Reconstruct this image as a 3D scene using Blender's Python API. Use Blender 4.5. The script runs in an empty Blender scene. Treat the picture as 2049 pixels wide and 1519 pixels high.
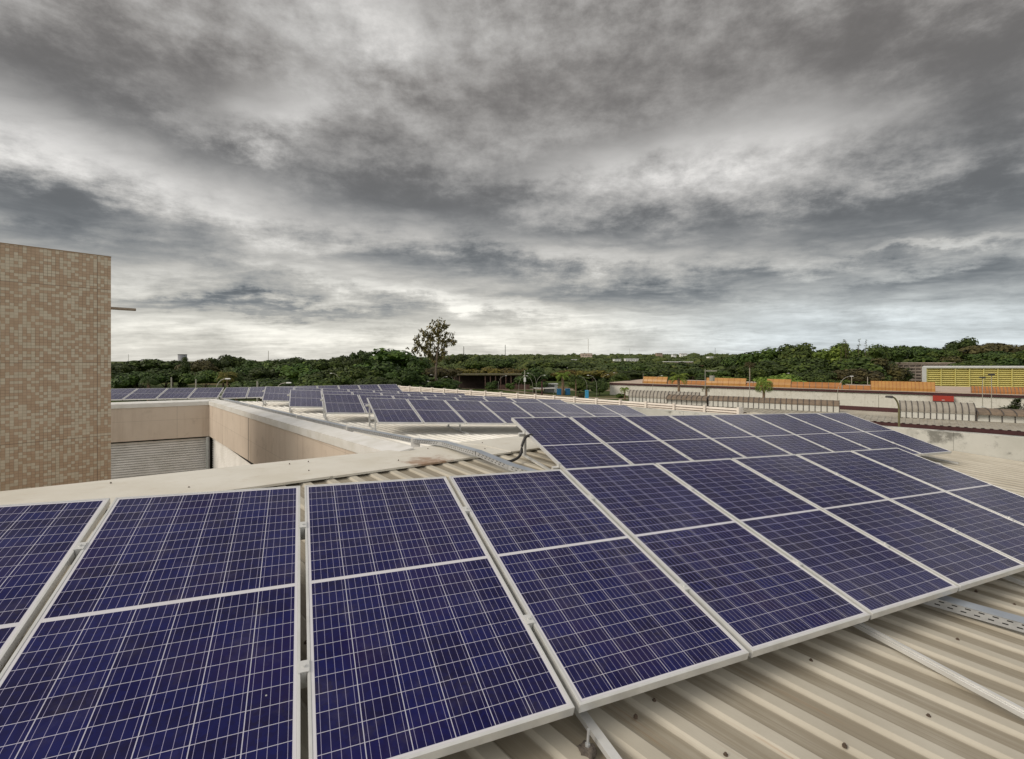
import bpy, bmesh, math, random
import numpy as np
from mathutils import Vector, Matrix
random.seed(7)
R = math.radians
H = 9.6                                   # eye height above the ground
sc = bpy.context.scene
col = sc.collection

# ------------------------------------------------------------------ camera, sky, sun, exposure
cam_d = bpy.data.cameras.new('camera'); cam = bpy.data.objects.new('camera', cam_d); col.objects.link(cam)
cam.location = (0, 0, H); cam.rotation_euler = (R(90), 0, 0)
cam_d.sensor_width = 36; cam_d.lens = 36 * 946 / 2049.0; cam_d.shift_y = -39.5 / 2049.0
cam_d.clip_start = 0.05; cam_d.clip_end = 6000
sc.camera = cam
SUN_AZ, SUN_EL = -112.0, 36.0             # compass-like: 0 = +Y (view), positive to the right
sc.view_settings.view_transform = 'Standard'; sc.view_settings.look = 'None'
sc.view_settings.gamma = 1.0; sc.view_settings.exposure = 0.10
sd = bpy.data.lights.new('sun', 'SUN'); sun = bpy.data.objects.new('sun', sd); col.objects.link(sun)
sd.energy = 1.8; sd.angle = R(26); sd.color = (1.0, 0.90, 0.76)
a, e = R(SUN_AZ), R(SUN_EL)
sun.rotation_euler = Vector((math.sin(a) * math.cos(e), math.cos(a) * math.cos(e), math.sin(e))).to_track_quat('Z', 'Y').to_euler()
sun.location = (-40, -20, 60)


class NT:
    """small node-tree writer"""
    def __init__(s, tree): s.t = tree; s.n = tree.nodes; s.l = tree.links
    def node(s, typ, **kw):
        n = s.n.new(typ)
        for k, v in kw.items(): setattr(n, k, v)
        return n
    def put(s, sock, v):
        if v is None: return
        if isinstance(v, bpy.types.NodeSocket): s.l.new(v, sock)
        elif isinstance(v, (tuple, list)) and sock.type == 'RGBA' and len(v) == 3: sock.default_value = (*v, 1)
        else: sock.default_value = v
    def m(s, op, x, y=None, z=None, clamp=False):
        n = s.node('ShaderNodeMath', operation=op, use_clamp=clamp)
        for i, v in enumerate((x, y, z)): s.put(n.inputs[i], v)
        return n.outputs[0]
    def add(s, x, y): return s.m('ADD', x, y)
    def mul(s, x, y): return s.m('MULTIPLY', x, y)
    def ss(s, x, lo, hi, o0=0.0, o1=1.0):
        n = s.node('ShaderNodeMapRange', interpolation_type='SMOOTHSTEP')
        for i, v in enumerate((x, lo, hi, o0, o1)): s.put(n.inputs[i], v)
        return n.outputs[0]
    def noise(s, vec, scale, detail=4, rough=.55, dist=0.0, dim='3D'):
        n = s.node('ShaderNodeTexNoise', noise_dimensions=dim)
        s.put(n.inputs['Vector'], vec); n.inputs['Scale'].default_value = scale; n.inputs['Detail'].default_value = detail
        n.inputs['Roughness'].default_value = rough; n.inputs['Distortion'].default_value = dist
        return n.outputs[0]
    def mixc(s, f, a, b, blend='MIX'):
        n = s.node('ShaderNodeMix', data_type='RGBA', blend_type=blend)
        s.put(n.inputs[0], f); s.put(n.inputs[6], a); s.put(n.inputs[7], b)
        return n.outputs[2]
    def comb(s, x, y, z):
        n = s.node('ShaderNodeCombineXYZ')
        for i, v in enumerate((x, y, z)): s.put(n.inputs[i], v)
        return n.outputs[0]
    def sep(s, v):
        n = s.node('ShaderNodeSeparateXYZ'); s.put(n.inputs[0], v); return n.outputs
    def scale(s, v, sx, sy, sz=1.0):
        n = s.node('ShaderNodeMapping'); s.put(n.inputs[0], v); n.inputs['Scale'].default_value = (sx, sy, sz)
        return n.outputs[0]


def build_world():
    w = bpy.data.worlds.new('World'); sc.world = w; w.use_nodes = True
    t = NT(w.node_tree); t.n.clear()
    d = t.node('ShaderNodeTexCoord').outputs['Generated']
    dx, dy, dz = t.sep(d)
    az = t.m('ARCTAN2', dx, dy)
    el = t.m('ARCSINE', t.m('MINIMUM', dz, 0.9999))
    # cloud deck: directions cast onto a plane overhead, which flattens the clouds towards the horizon
    dzp = t.add(t.m('MAXIMUM', dz, 0.0), 0.10)
    px, py = t.m('DIVIDE', dx, dzp), t.m('DIVIDE', dy, dzp)
    P = t.comb(px, py, 0.0)
    warp = t.noise(P, 1.3, 4, .55)
    warp2 = t.noise(t.comb(t.add(px, 31.0), py, 3.0), 1.3, 4, .55)
    qx = t.add(px, t.mul(t.add(warp, -.5), .45)); qy = t.add(py, t.mul(t.add(warp2, -.5), .45))
    big = t.noise(t.comb(t.mul(qx, .85), qy, 0.0), 1.0, 10, .56)
    puff = t.noise(t.comb(t.add(t.mul(qx, .8), 7.3), t.mul(qy, 1.1), 5.0), 3.0, 9, .63)
    billow = t.m('ABSOLUTE', t.add(t.mul(t.noise(t.comb(t.add(t.mul(qx, .8), 3.1), qy, 8.0), 2.2, 6, .55), 2.0), -1.0))
    fine = t.add(t.mul(puff, .75), t.mul(billow, .55))
    streak = t.noise(t.comb(t.mul(az, 2.6), t.mul(el, 17.0), 2.0), 1.7, 8, .62, .25)
    mott = t.noise(t.comb(t.mul(az, 6.5), t.mul(el, 11.0), 4.0), 1.0, 9, .66)
    mott2 = t.noise(t.comb(t.mul(az, 3.2), t.mul(el, 6.5), 9.0), 1.0, 4, .5)
    # edges of the large masses wander with the noise
    azw = t.add(az, t.mul(t.add(mott2, -.5), .20)); elw = t.add(el, t.mul(t.add(mott, -.5), .13))
    elw = t.add(elw, t.mul(t.add(puff, -.5), .07))
    val = t.add(0.665, t.mul(t.add(big, -.5), 0.28))
    val = t.add(val, t.mul(t.mul(t.add(mott, -.5), t.ss(el, .0, .12, .35, 1.0)), 0.62))
    low = t.ss(el, .05, .40, 1.0, 0.0)
    val = t.add(val, t.mul(t.mul(t.add(fine, -.47), t.ss(el, .1, .5, .40, .22)), t.ss(el, .0, .13, .30, 1.0)))
    val = t.add(val, t.mul(t.mul(t.add(streak, -.5), low), 0.30))
    masses = [  # azimuth/elevation of the dark decks and the bright gaps, quoted as direction offsets
        (130, 60, 330, 120, 0, -.13), (400, 165, 210, 75, 8, -.10), (230, 215, 260, 42, 24, -.12), (90, 395, 250, 40, 11, -.21),
        (400, 310, 95, 32, 10, -.10), (780, 330, 230, 110, 0, -.10), (860, 400, 230, 42, 4, -.13), (1150, 150, 420, 140, -14, -.17),
        (1780, 90, 430, 170, 0, -.19), (1120, 320, 200, 46, -14, -.10), (1760, 425, 470, 52, -9, -.24), (1350, 440, 190, 34, -4, -.09),
        (1560, 545, 210, 24, -9, -.14), (540, 617, 250, 15, 3, -.20), (860, 520, 300, 26, 3, -.12), (1250, 590, 300, 22, 5, -.13),
        (2010, 240, 130, 260, 0, -.10), (1180, 470, 170, 26, 4, -.12), (120, 470, 220, 26, 6, -.10), (1900, 555, 260, 16, -7, -.10),
        (760, 70, 120, 80, 48, .19), (520, 232, 120, 46, -22, .20), (140, 292, 220, 44, 18, .13), (1400, 312, 260, 46, -10, .17),
        (1110, 350, 140, 26, -8, .10), (1660, 262, 160, 46, 0, .06), (480, 440, 260, 40, 14, .13), (950, 600, 280, 16, 8, .17),
        (1880, 490, 220, 12, -8, .16), (1190, 512, 170, 22, 0, .13), (800, 665, 700, 40, 0, .12), (1750, 620, 420, 30, 0, .05)]
    f = 946.0
    def ae(x, y):
        X, Z = (x - 1024.5) / f, (720 - y) / f
        return math.atan(X), math.atan(Z / math.hypot(1, X))
    for (x, y, rx, ry, rot, amp) in masses:
        a0, e0 = ae(x, y)
        c, s = math.cos(R(rot)), math.sin(R(rot))
        ax = ae(x + rx * c, y + rx * s); ay = ae(x - ry * s, y + ry * c)
        u = ((ax[0] - a0), (ax[1] - e0)); v = ((ay[0] - a0), (ay[1] - e0))
        det = u[0] * v[1] - u[1] * v[0]
        i00, i01, i10, i11 = v[1] / det, -v[0] / det, -u[1] / det, u[0] / det
        da = t.add(azw, -a0); de = t.add(elw, -e0)
        p = t.m('MULTIPLY_ADD', da, i00, t.mul(de, i01)); q = t.m('MULTIPLY_ADD', da, i10, t.mul(de, i11))
        r2 = t.m('MULTIPLY_ADD', p, p, t.mul(q, q))
        g = t.m('POWER', 2.718, t.mul(r2, -0.8))
        val = t.m('MULTIPLY_ADD', g, amp * 1.05, val)
    back = t.ss(dy, .25, -.55)                      # thinner cloud on the sun's side, behind the viewer
    val = t.add(val, t.mul(back, .16))
    val = t.add(val, t.mul(t.ss(el, .0, .14, 1.0, 0.0), .12))
    val = t.add(.60, t.mul(t.add(val, -.585), 1.08))
    val = t.m('SMOOTH_MAX', t.m('MINIMUM', val, 1.0), .40, .12)
    lin = t.m('POWER', val, 2.15)
    dark = t.ss(val, .35, .75, 1.0, 0.0)
    hi = t.ss(el, .05, .55)
    cool = t.mixc(hi, (0.87, .99, 1.10), (1.05, 1.0, .975))
    warm = t.mixc(t.ss(el, .03, .35), (1.03, 1.0, .91), (1.02, .99, .945))
    tint = t.mixc(dark, warm, cool)
    blue = t.mul(t.ss(az, .05, .6), t.ss(el, .02, .22, .75, 0.0))
    tint = t.mixc(blue, tint, (.86, .98, 1.07))
    ccol = t.mixc(1.0, tint, t.comb(lin, lin, lin), 'MULTIPLY')
    sky = t.node('ShaderNodeTexSky', sky_type='NISHITA'); sky.sun_disc = False
    sky.sun_elevation = R(SUN_EL); sky.sun_rotation = R(SUN_AZ)
    b1 = t.node('ShaderNodeBackground'); t.l.new(sky.outputs[0], b1.inputs[0]); b1.inputs[1].default_value = 0.07
    b2 = t.node('ShaderNodeBackground'); t.l.new(ccol, b2.inputs[0]); b2.inputs[1].default_value = 1.0
    cover = t.ss(val, .50, .80, 1.0, .90)           # the blue shows a little where the deck thins
    mx = t.node('ShaderNodeMixShader'); t.l.new(cover, mx.inputs[0]); t.l.new(b1.outputs[0], mx.inputs[1]); t.l.new(b2.outputs[0], mx.inputs[2])
    out = t.node('ShaderNodeOutputWorld'); t.l.new(mx.outputs[0], out.inputs[0])
    w.cycles.sampling_method = 'MANUAL'; w.cycles.sample_map_resolution = 512
build_world()
sc.cycles.max_bounces = 6; sc.cycles.diffuse_bounces = 3; sc.cycles.glossy_bounces = 3
sc.cycles.use_denoising = True
# ------------------------------------------------------------------ materials
MATS = {}
def mat(name, base, rough=.6, metal=0.0, var=None, vscale=3.0, bump=0.0, spec=.5, build=None):
    """plain or mottled procedural material; var = second colour blended in by noise; build(t, bsdf) adds more"""
    if name in MATS: return MATS[name]
    m = bpy.data.materials.new(name); m.use_nodes = True; t = NT(m.node_tree)
    b = next(n for n in t.n if n.type == 'BSDF_PRINCIPLED')
    b.inputs['Base Color'].default_value = (*base, 1); b.inputs['Roughness'].default_value = rough
    b.inputs['Metallic'].default_value = metal; b.inputs['Specular IOR Level'].default_value = spec
    if var is not None:
        o = t.node('ShaderNodeTexCoord').outputs['Object']
        f = t.ss(t.noise(o, vscale, 6, .6), .35, .68)
        t.l.new(t.mixc(f, base, var), b.inputs['Base Color'])
        if bump:
            bp = t.node('ShaderNodeBump'); bp.inputs['Strength'].default_value = bump; bp.inputs['Distance'].default_value = .02
            t.l.new(t.noise(o, vscale * 4, 5, .6), bp.inputs['Height']); t.l.new(bp.outputs[0], b.inputs['Normal'])
    if build: build(t, b)
    MATS[name] = m
    return m

def uv_of(t): return t.node('ShaderNodeTexCoord').outputs['UV']

def pv_cells(t, b):
    """half-cut cells: 6 columns, two halves of 12 rows, five busbars per cell; UV in metres"""
    u, v, _ = t.sep(uv_of(t))
    cw, rp, c0 = .1577, .0780, .958
    uu = t.m('DIVIDE', t.add(u, -.012), cw); fu = t.m('FRACT', uu)
    colline = t.m('GREATER_THAN', t.m('ABSOLUTE', t.add(fu, -.5)), .5 - .0017 / cw)
    fb = t.m('FRACT', t.mul(fu, 5.0))
    bus = t.m('LESS_THAN', t.m('ABSOLUTE', t.add(fb, -.5)), .00085 * 5 / cw)
    vv = t.m('ABSOLUTE', t.add(v, -c0))
    rr = t.m('DIVIDE', t.add(vv, -.0105), rp); fr = t.m('FRACT', rr)
    rowline = t.m('GREATER_THAN', t.m('ABSOLUTE', t.add(fr, -.5)), .5 - .0012 / rp)
    mid = t.m('LESS_THAN', vv, .0105)
    end = t.m('GREATER_THAN', vv, .0105 + 12 * rp)
    side = t.m('GREATER_THAN', t.m('ABSOLUTE', t.add(u, -.485)), .485 - .012)
    white = t.m('MAXIMUM', t.m('MAXIMUM', colline, rowline), t.m('MAXIMUM', mid, t.m('MAXIMUM', end, side)))
    cell = t.comb(t.m('FLOOR', uu), t.add(t.m('FLOOR', rr), t.mul(t.m('GREATER_THAN', v, c0), 40.0)), 0.0)
    oi = t.node('ShaderNodeObjectInfo')
    wn = t.node('ShaderNodeTexWhiteNoise', noise_dimensions='4D'); t.l.new(cell, wn.inputs[0]); t.l.new(t.mul(oi.outputs['Random'], 57.0), wn.inputs[1])
    obj = t.node('ShaderNodeTexCoord').outputs['Object']
    patch = t.noise(t.comb(u, v, t.mul(oi.outputs['Random'], 90.0)), 2.6, 3, .5)
    vo = t.node('ShaderNodeTexVoronoi'); t.l.new(obj, vo.inputs['Vector']); vo.inputs['Scale'].default_value = 55
    grain = t.sep(vo.outputs['Color'])[0]
    f = t.add(t.add(t.mul(wn.outputs[0], .45), t.mul(patch, .75)), t.add(t.mul(grain, .35), -.40))
    f = t.m('MINIMUM', t.m('MAXIMUM', f, 0.0), 1.0)
    blue = t.mixc(f, (.0024, .0022, .034), (.0030, .0080, .104))
    viol = t.mixc(t.mul(t.ss(patch, .48, .72), .5), blue, (.012, .0032, .044))
    c = t.mixc(bus, viol, (.33, .31, .45))
    c = t.mixc(white, c, (.50, .49, .58))
    c = t.mixc(t.m('MAXIMUM', mid, t.m('MAXIMUM', end, side)), c, (.64, .63, .66))
    dirt = t.noise(obj, 5.0, 6, .65)
    c = t.mixc(t.mul(t.ss(dirt, .50, .75), .07), c, (.35, .30, .24))
    v2 = t.node('ShaderNodeTexVoronoi'); t.l.new(t.comb(u, v, t.mul(oi.outputs['Random'], 40.0)), v2.inputs['Vector']); v2.inputs['Scale'].default_value = 4.5
    spot = t.m('LESS_THAN', v2.outputs['Distance'], t.mul(t.m('MAXIMUM', t.add(t.sep(v2.outputs['Color'])[0], -.72), 0.0), .10))
    c = t.mixc(t.mul(spot, .75), c, (.55, .54, .52))
    t.l.new(c, b.inputs['Base Color'])
    b.inputs['Roughness'].default_value = .11; b.inputs['IOR'].default_value = 1.40
    b.inputs['Specular Tint'].default_value = (.93, .81, 1.0, 1)
    b.inputs['Sheen Weight'].default_value = .11; b.inputs['Sheen Roughness'].default_value = .24; b.inputs['Sheen Tint'].default_value = (1.0, .82, .98, 1)
    t.l.new(t.ss(dirt, .3, .8, .035, .13), b.inputs['Roughness'])

def ribbed_roof(t, b):
    """aged off-white sheet; grime lies in the pans and runs down the slope. UV: u along the ribs, v across in rib pitches"""
    u, v, _ = t.sep(uv_of(t))
    fv = t.m('FRACT', v)
    wob = t.noise(t.comb(t.mul(u, 1.3), t.mul(v, 2.0), 6.0), 1.0, 6, .7)
    pan = t.ss(t.add(t.m('ABSOLUTE', t.add(fv, -.64)), t.mul(t.add(wob, -.5), .16)), .22, .33, 1.0, 0.0)
    rib = t.node('ShaderNodeTexWhiteNoise', noise_dimensions='1D'); t.l.new(t.m('FLOOR', v), rib.inputs[1])
    run = t.noise(t.comb(t.mul(u, .9), t.mul(v, 9.0), 0.0), 1.0, 7, .65)
    blot = t.noise(t.comb(u, t.mul(v, .3), 3.0), 1.6, 6, .6)
    g = t.mul(pan, t.ss(t.add(t.mul(run, .55), t.mul(blot, .45)), .30, .60, .45, 1.0))
    c = t.mixc(t.ss(blot, .35, .7), (.57, .53, .445), (.47, .43, .35))
    c = t.mixc(t.mul(rib.outputs[0], .30), c, (.40, .36, .29))
    c = t.mixc(g, c, (.295, .255, .19))
    streak = t.noise(t.comb(t.mul(u, .35), t.mul(v, 26.0), 5.0), 1.0, 4, .7)
    c = t.mixc(t.mul(t.ss(streak, .54, .70), t.mul(pan, .42)), c, (.17, .135, .095))
    hair = t.noise(t.comb(t.mul(u, .8), t.mul(v, 60.0), 8.0), 1.0, 3, .7)
    c = t.mixc(t.mul(t.ss(hair, .52, .72), t.ss(pan, 0, 1, .12, .30)), c, (.19, .15, .11))
    rust = t.noise(t.comb(t.mul(u, .6), t.mul(v, 5.0), 9.0), 1.0, 6, .7)
    c = t.mixc(t.mul(t.ss(rust, .60, .72), .55), c, (.30, .17, .085))
    edge = t.mul(t.ss(t.m('ABSOLUTE', t.add(fv, -.39)), .0, .03, 1.0, 0.0), t.ss(run, .35, .65))
    c = t.mixc(t.mul(edge, .55), c, (.19, .15, .11))
    t.l.new(c, b.inputs['Base Color']); b.inputs['Roughness'].default_value = .55

def far_sheet(t, b):
    u, v, _ = t.sep(uv_of(t))
    blot = t.noise(t.comb(u, t.mul(v, .25), 3.0), .8, 6, .6)
    run = t.noise(t.comb(t.mul(u, .35), t.mul(v, 3.0), 1.0), 1.0, 6, .65)
    c = t.mixc(t.ss(blot, .35, .7), (.86, .84, .79), (.76, .73, .66))
    c = t.mixc(t.mul(t.ss(run, .5, .72), .45), c, (.46, .38, .27))
    t.l.new(c, b.inputs['Base Color']); b.inputs['Roughness'].default_value = .5

def mosaic(t, b):
    u, v, _ = t.sep(uv_of(t))
    s = 1 / .0505
    U, V = t.mul(u, s), t.mul(v, s)
    wn = t.node('ShaderNodeTexWhiteNoise', noise_dimensions='3D'); t.l.new(t.comb(t.m('FLOOR', U), t.m('FLOOR', V), 0.0), wn.inputs[0])
    clump = t.noise(t.comb(t.m('FLOOR', U), t.m('FLOOR', V), 4.0), .22, 3, .6)
    r = t.sep(wn.outputs[1])
    pale = t.m('GREATER_THAN', t.add(r[0], t.mul(t.add(clump, -.5), .9)), .54)
    tan = t.mixc(r[1], (.44, .315, .21), (.485, .355, .245))
    cream = t.mixc(r[2], (.53, .45, .335), (.60, .525, .405))
    c = t.mixc(pale, tan, cream)
    fu, fv = t.m('FRACT', U), t.m('FRACT', V)
    ed = t.m('MAXIMUM', t.m('ABSOLUTE', t.add(fu, -.5)), t.m('ABSOLUTE', t.add(fv, -.5)))
    grout = t.ss(ed, .43, .47)
    gz = t.noise(t.comb(U, V, 0.0), .12, 4, .6)
    c = t.mixc(t.mul(grout, t.ss(gz, .3, .7, .30, .85)), c, (.17, .12, .08))
    # sheet joints every 31 tiles
    ju, jv = t.m('FRACT', t.m('DIVIDE', U, 31.0)), t.m('FRACT', t.m('DIVIDE', V, 27.0))
    j = t.m('MAXIMUM', t.m('LESS_THAN', ju, .006), t.m('LESS_THAN', jv, .0065))
    c = t.mixc(t.mul(j, .6), c, (.10, .07, .05))
    t.l.new(c, b.inputs['Base Color']); b.inputs['Roughness'].default_value = .42
    bp = t.node('ShaderNodeBump'); bp.inputs['Strength'].default_value = .35; bp.inputs['Distance'].default_value = .004; bp.invert = True
    t.l.new(grout, bp.inputs['Height']); t.l.new(bp.outputs[0], b.inputs['Normal'])

def stained_plaster(c0, c1, cs, joint=None, k=.6):
    def f(t, b):
        u, v, _ = t.sep(uv_of(t))
        big = t.noise(t.comb(u, v, 0.0), .7, 6, .6)
        c = t.mixc(t.ss(big, .3, .7), c0, c1)
        st = t.noise(t.comb(t.mul(u, 2.2), t.mul(v, .22), 2.0), 1.0, 6, .62)
        c = t.mixc(t.mul(t.ss(st, .50, .72), .45), c, cs)
        bl = t.noise(t.comb(u, v, 7.0), 1.9, 7, .72)
        c = t.mixc(t.mul(t.ss(bl, .55 if k < .7 else .49, .70 if k < .7 else .64), k), c, tuple(.6 * k for k in cs))
        if joint:
            fu = t.m('FRACT', t.m('DIVIDE', u, joint)); j = t.m('LESS_THAN', fu, .012 / joint)
            jh = t.m('LESS_THAN', t.m('ABSOLUTE', t.add(t.m('FRACT', t.m('DIVIDE', v, .70)), -.5)), .012)
            c = t.mixc(t.mul(t.m('MAXIMUM', j, t.mul(jh, .45)), .45), c, tuple(.45 * k for k in cs))
        t.l.new(c, b.inputs['Base Color']); b.inputs['Roughness'].default_value = .85
        bp = t.node('ShaderNodeBump'); bp.inputs['Strength'].default_value = .15; bp.inputs['Distance'].default_value = .01
        t.l.new(bl, bp.inputs['Height']); t.l.new(bp.outputs[0], b.inputs['Normal'])
    return f

def flashing(t, b):
    o = t.node('ShaderNodeTexCoord').outputs['Object']
    g = t.node('ShaderNodeNewGeometry').outputs['Position']
    n = t.noise(g, 1.4, 6, .6)
    c = t.mixc(t.ss(n, .35, .7), (.75, .72, .645), (.66, .62, .53))
    n2 = t.noise(g, 5.0, 6, .65)
    c = t.mixc(t.mul(t.ss(n2, .55, .75), .35), c, (.52, .43, .32))
    # one rusted, peeling patch near the cable tray
    dv = t.node('ShaderNodeVectorMath', operation='DISTANCE'); t.l.new(g, dv.inputs[0]); dv.inputs[1].default_value = (-1.02, 5.98, H - 1.26)
    k = t.ss(t.add(dv.outputs[1], t.mul(t.add(n2, -.5), .9)), .10, .42, 1.0, 0.0)
    c = t.mixc(t.mul(k, .85), c, (.30, .165, .085))
    t.l.new(c, b.inputs['Base Color']); b.inputs['Roughness'].default_value = .5

def leaves(c0, c1, c2, vs=1.9):
    def f(t, b):
        g = t.node('ShaderNodeNewGeometry').outputs['Random Per Island']
        oi = t.node('ShaderNodeObjectInfo').outputs['Random']
        o = t.node('ShaderNodeTexCoord').outputs['Object']
        n = t.noise(o, vs, 3, .6)
        c = t.mixc(t.ss(t.add(t.mul(n, .7), t.mul(g, .3)), .30, .70), c0, c1)
        c = t.mixc(t.mul(t.ss(g, .72, 1.0), .7), c, c2)
        hs = t.node('ShaderNodeHueSaturation'); t.l.new(c, hs.inputs['Color'])
        t.l.new(t.ss(oi, 0, 1, .485, .515), hs.inputs['Hue']); t.l.new(t.ss(oi, 0, 1, .80, 1.2), hs.inputs['Value'])
        t.l.new(hs.outputs[0], b.inputs['Base Color']); b.inputs['Roughness'].default_value = .6; b.inputs['Specular IOR Level'].default_value = .25
    return f

def lawn(t, b):
    g = t.node('ShaderNodeNewGeometry').outputs['Position']
    n = t.noise(g, .035, 6, .6); n2 = t.noise(g, .9, 5, .7)
    c = t.mixc(t.ss(n2, .3, .7), (.050, .078, .022), (.085, .105, .035))
    c = t.mixc(t.ss(n, .52, .66), c, (.16, .115, .065))
    t.l.new(c, b.inputs['Base Color']); b.inputs['Roughness'].default_value = .9; b.inputs['Specular IOR Level'].default_value = .1

def slats(n_per_m, face, gap, duty=.62, seam=None):
    """UV-driven colour of pressed sheet ribs too fine to model far away"""
    def f(t, b):
        u, v, _ = t.sep(uv_of(t))
        fu = t.m('FRACT', t.mul(u, n_per_m))
        c = t.mixc(t.m('GREATER_THAN', fu, duty), face, gap)
        n = t.noise(t.comb(u, v, 0.0), .5, 5, .6)
        c = t.mixc(t.mul(t.ss(n, .4, .7), .35), c, tuple(.55 * k for k in face))
        t.l.new(c, b.inputs['Base Color']); b.inputs['Roughness'].default_value = .6
    return f

alu = mat('aluminium_frame', (.74, .74, .73), .34, .35, var=(.66, .66, .64), vscale=9)
galv = mat('galvanised_steel', (.56, .57, .58), .40, .4, var=(.44, .45, .46), vscale=14)
zinc = mat('zinc_cover', (.42, .46, .52), .34, .35, var=(.35, .39, .45), vscale=4)
cells = mat('pv_cells', (.01, .01, .04), build=pv_cells)
backsheet = mat('white_backsheet', (.7, .7, .7), .6)
roofm = mat('aged_roof_sheet', (.6, .55, .45), build=ribbed_roof)
farm = mat('pale_roof_sheet', (.75, .7, .62), build=far_sheet)
flashm = mat('painted_flashing', (.78, .74, .66), build=flashing)
capm = mat('white_coping', (.80, .79, .77), .5, var=(.68, .665, .62), vscale=2)
mosm = mat('mosaic_tiles', (.3, .2, .13), build=mosaic)
wallm = mat('beige_render', (.5, .4, .3), build=stained_plaster((.68, .58, .485), (.61, .515, .43), (.40, .30, .225), 2.6, .22))
concm = mat('stained_concrete', (.5, .5, .45), build=stained_plaster((.60, .595, .55), (.48, .475, .43), (.15, .145, .125), 6.0, .75))
whitem = mat('white_painted_wall', (.7, .68, .62), build=stained_plaster((.72, .69, .63), (.66, .63, .57), (.47, .43, .36), 9.0))
louvm = mat('louvre_slats', (.84, .82, .79), .5, var=(.70, .68, .64), vscale=2)
fencem = mat('cream_louvre', (.74, .675, .60), .55, var=(.66, .59, .52), vscale=2)
darkm = mat('dark_gap', (.015, .014, .013), .9)
blackrub = mat('black_conduit', (.022, .02, .02), .45)
rustm = mat('rusty_screw', (.10, .07, .05), .8)
sealm = mat('grey_sealant', (.12, .10, .085), .9, var=(.2, .17, .14), vscale=30, bump=.8)
maroon = mat('maroon_fascia', (.075, .022, .024), .5, var=(.055, .018, .02), vscale=2)
brownshed = mat('brown_shed_roof', (.23, .17, .12), .7, var=(.15, .115, .085), vscale=3)
greyshed = mat('grey_shed_roof', (.36, .33, .28), .6, var=(.29, .26, .22), vscale=3)
frost = mat('frosted_glazing', (.66, .65, .60), .35, var=(.58, .57, .52), vscale=1.5)
orange = mat('orange_polycarbonate', (.47, .24, .062), .4, var=(.40, .195, .05), vscale=.6)
orange_dk = mat('rust_orange_polycarbonate', (.40, .165, .042), .45, var=(.34, .135, .036), vscale=.6)
redm = mat('red_paint', (.42, .04, .025), .5, var=(.36, .04, .025))
yellowm = mat('yellow_louvre', (.74, .64, .21), .5, var=(.67, .57, .19), vscale=.4)
yellowdk = mat('yellow_gap_shade', (.62, .52, .10), .7, var=(.55, .46, .09), vscale=.4)  # darker copy of the louvre yellow, slat-gap shade put into the colour
yellowlt = mat('pale_yellow_post', (.75, .66, .22), .5)
pinkm = mat('pink_concrete', (.64, .52, .44), .8, var=(.55, .43, .36), vscale=.4)
barkm = mat('bark', (.13, .095, .065), .9, var=(.08, .06, .045), vscale=2, bump=.4)
polem = mat('lamp_post_paint', (.36, .34, .29), .5)
dkpole = mat('dark_lamp_metal', (.10, .09, .085), .5, .4)
lampw = mat('white_lamp_head', (.75, .75, .74), .3)
bluem = mat('blue_tank', (.02, .16, .36), .4)
ltblue = mat('light_blue_box', (.06, .34, .60), .5)
tanroad = mat('dusty_road', (.30, .24, .17), .9, var=(.24, .19, .13), vscale=.08)
lawnm = mat('lawn', (.06, .09, .03), build=lawn)
F_DARK = mat('dark_foliage', (.02, .04, .012), build=leaves((.026, .043, .010), (.050, .078, .015), (.078, .11, .022)))
F_MID = mat('green_foliage', (.03, .06, .015), build=leaves((.034, .062, .011), (.072, .115, .019), (.11, .15, .026)))
F_LITE = mat('bright_foliage', (.05, .09, .02), build=leaves((.075, .12, .018), (.15, .21, .030), (.20, .26, .042)))
F_YEL = mat('yellowing_foliage', (.08, .08, .02), build=leaves((.08, .072, .018), (.155, .126, .026), (.20, .16, .034)))
F_BRN = mat('brownish_foliage', (.05, .045, .02), build=leaves((.046, .043, .016), (.085, .074, .025), (.11, .096, .032)))
F_EUC = mat('eucalypt_foliage', (.08, .09, .04), build=leaves((.14, .145, .05), (.24, .21, .075), (.33, .26, .10)))
F_PALM = mat('palm_foliage', (.1, .14, .03), build=leaves((.10, .145, .022), (.19, .24, .036), (.26, .30, .05)))
F_FAR = mat('distant_foliage', (.04, .06, .02), build=leaves((.040, .060, .015), (.078, .104, .023), (.11, .118, .028), vs=.035))

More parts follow.
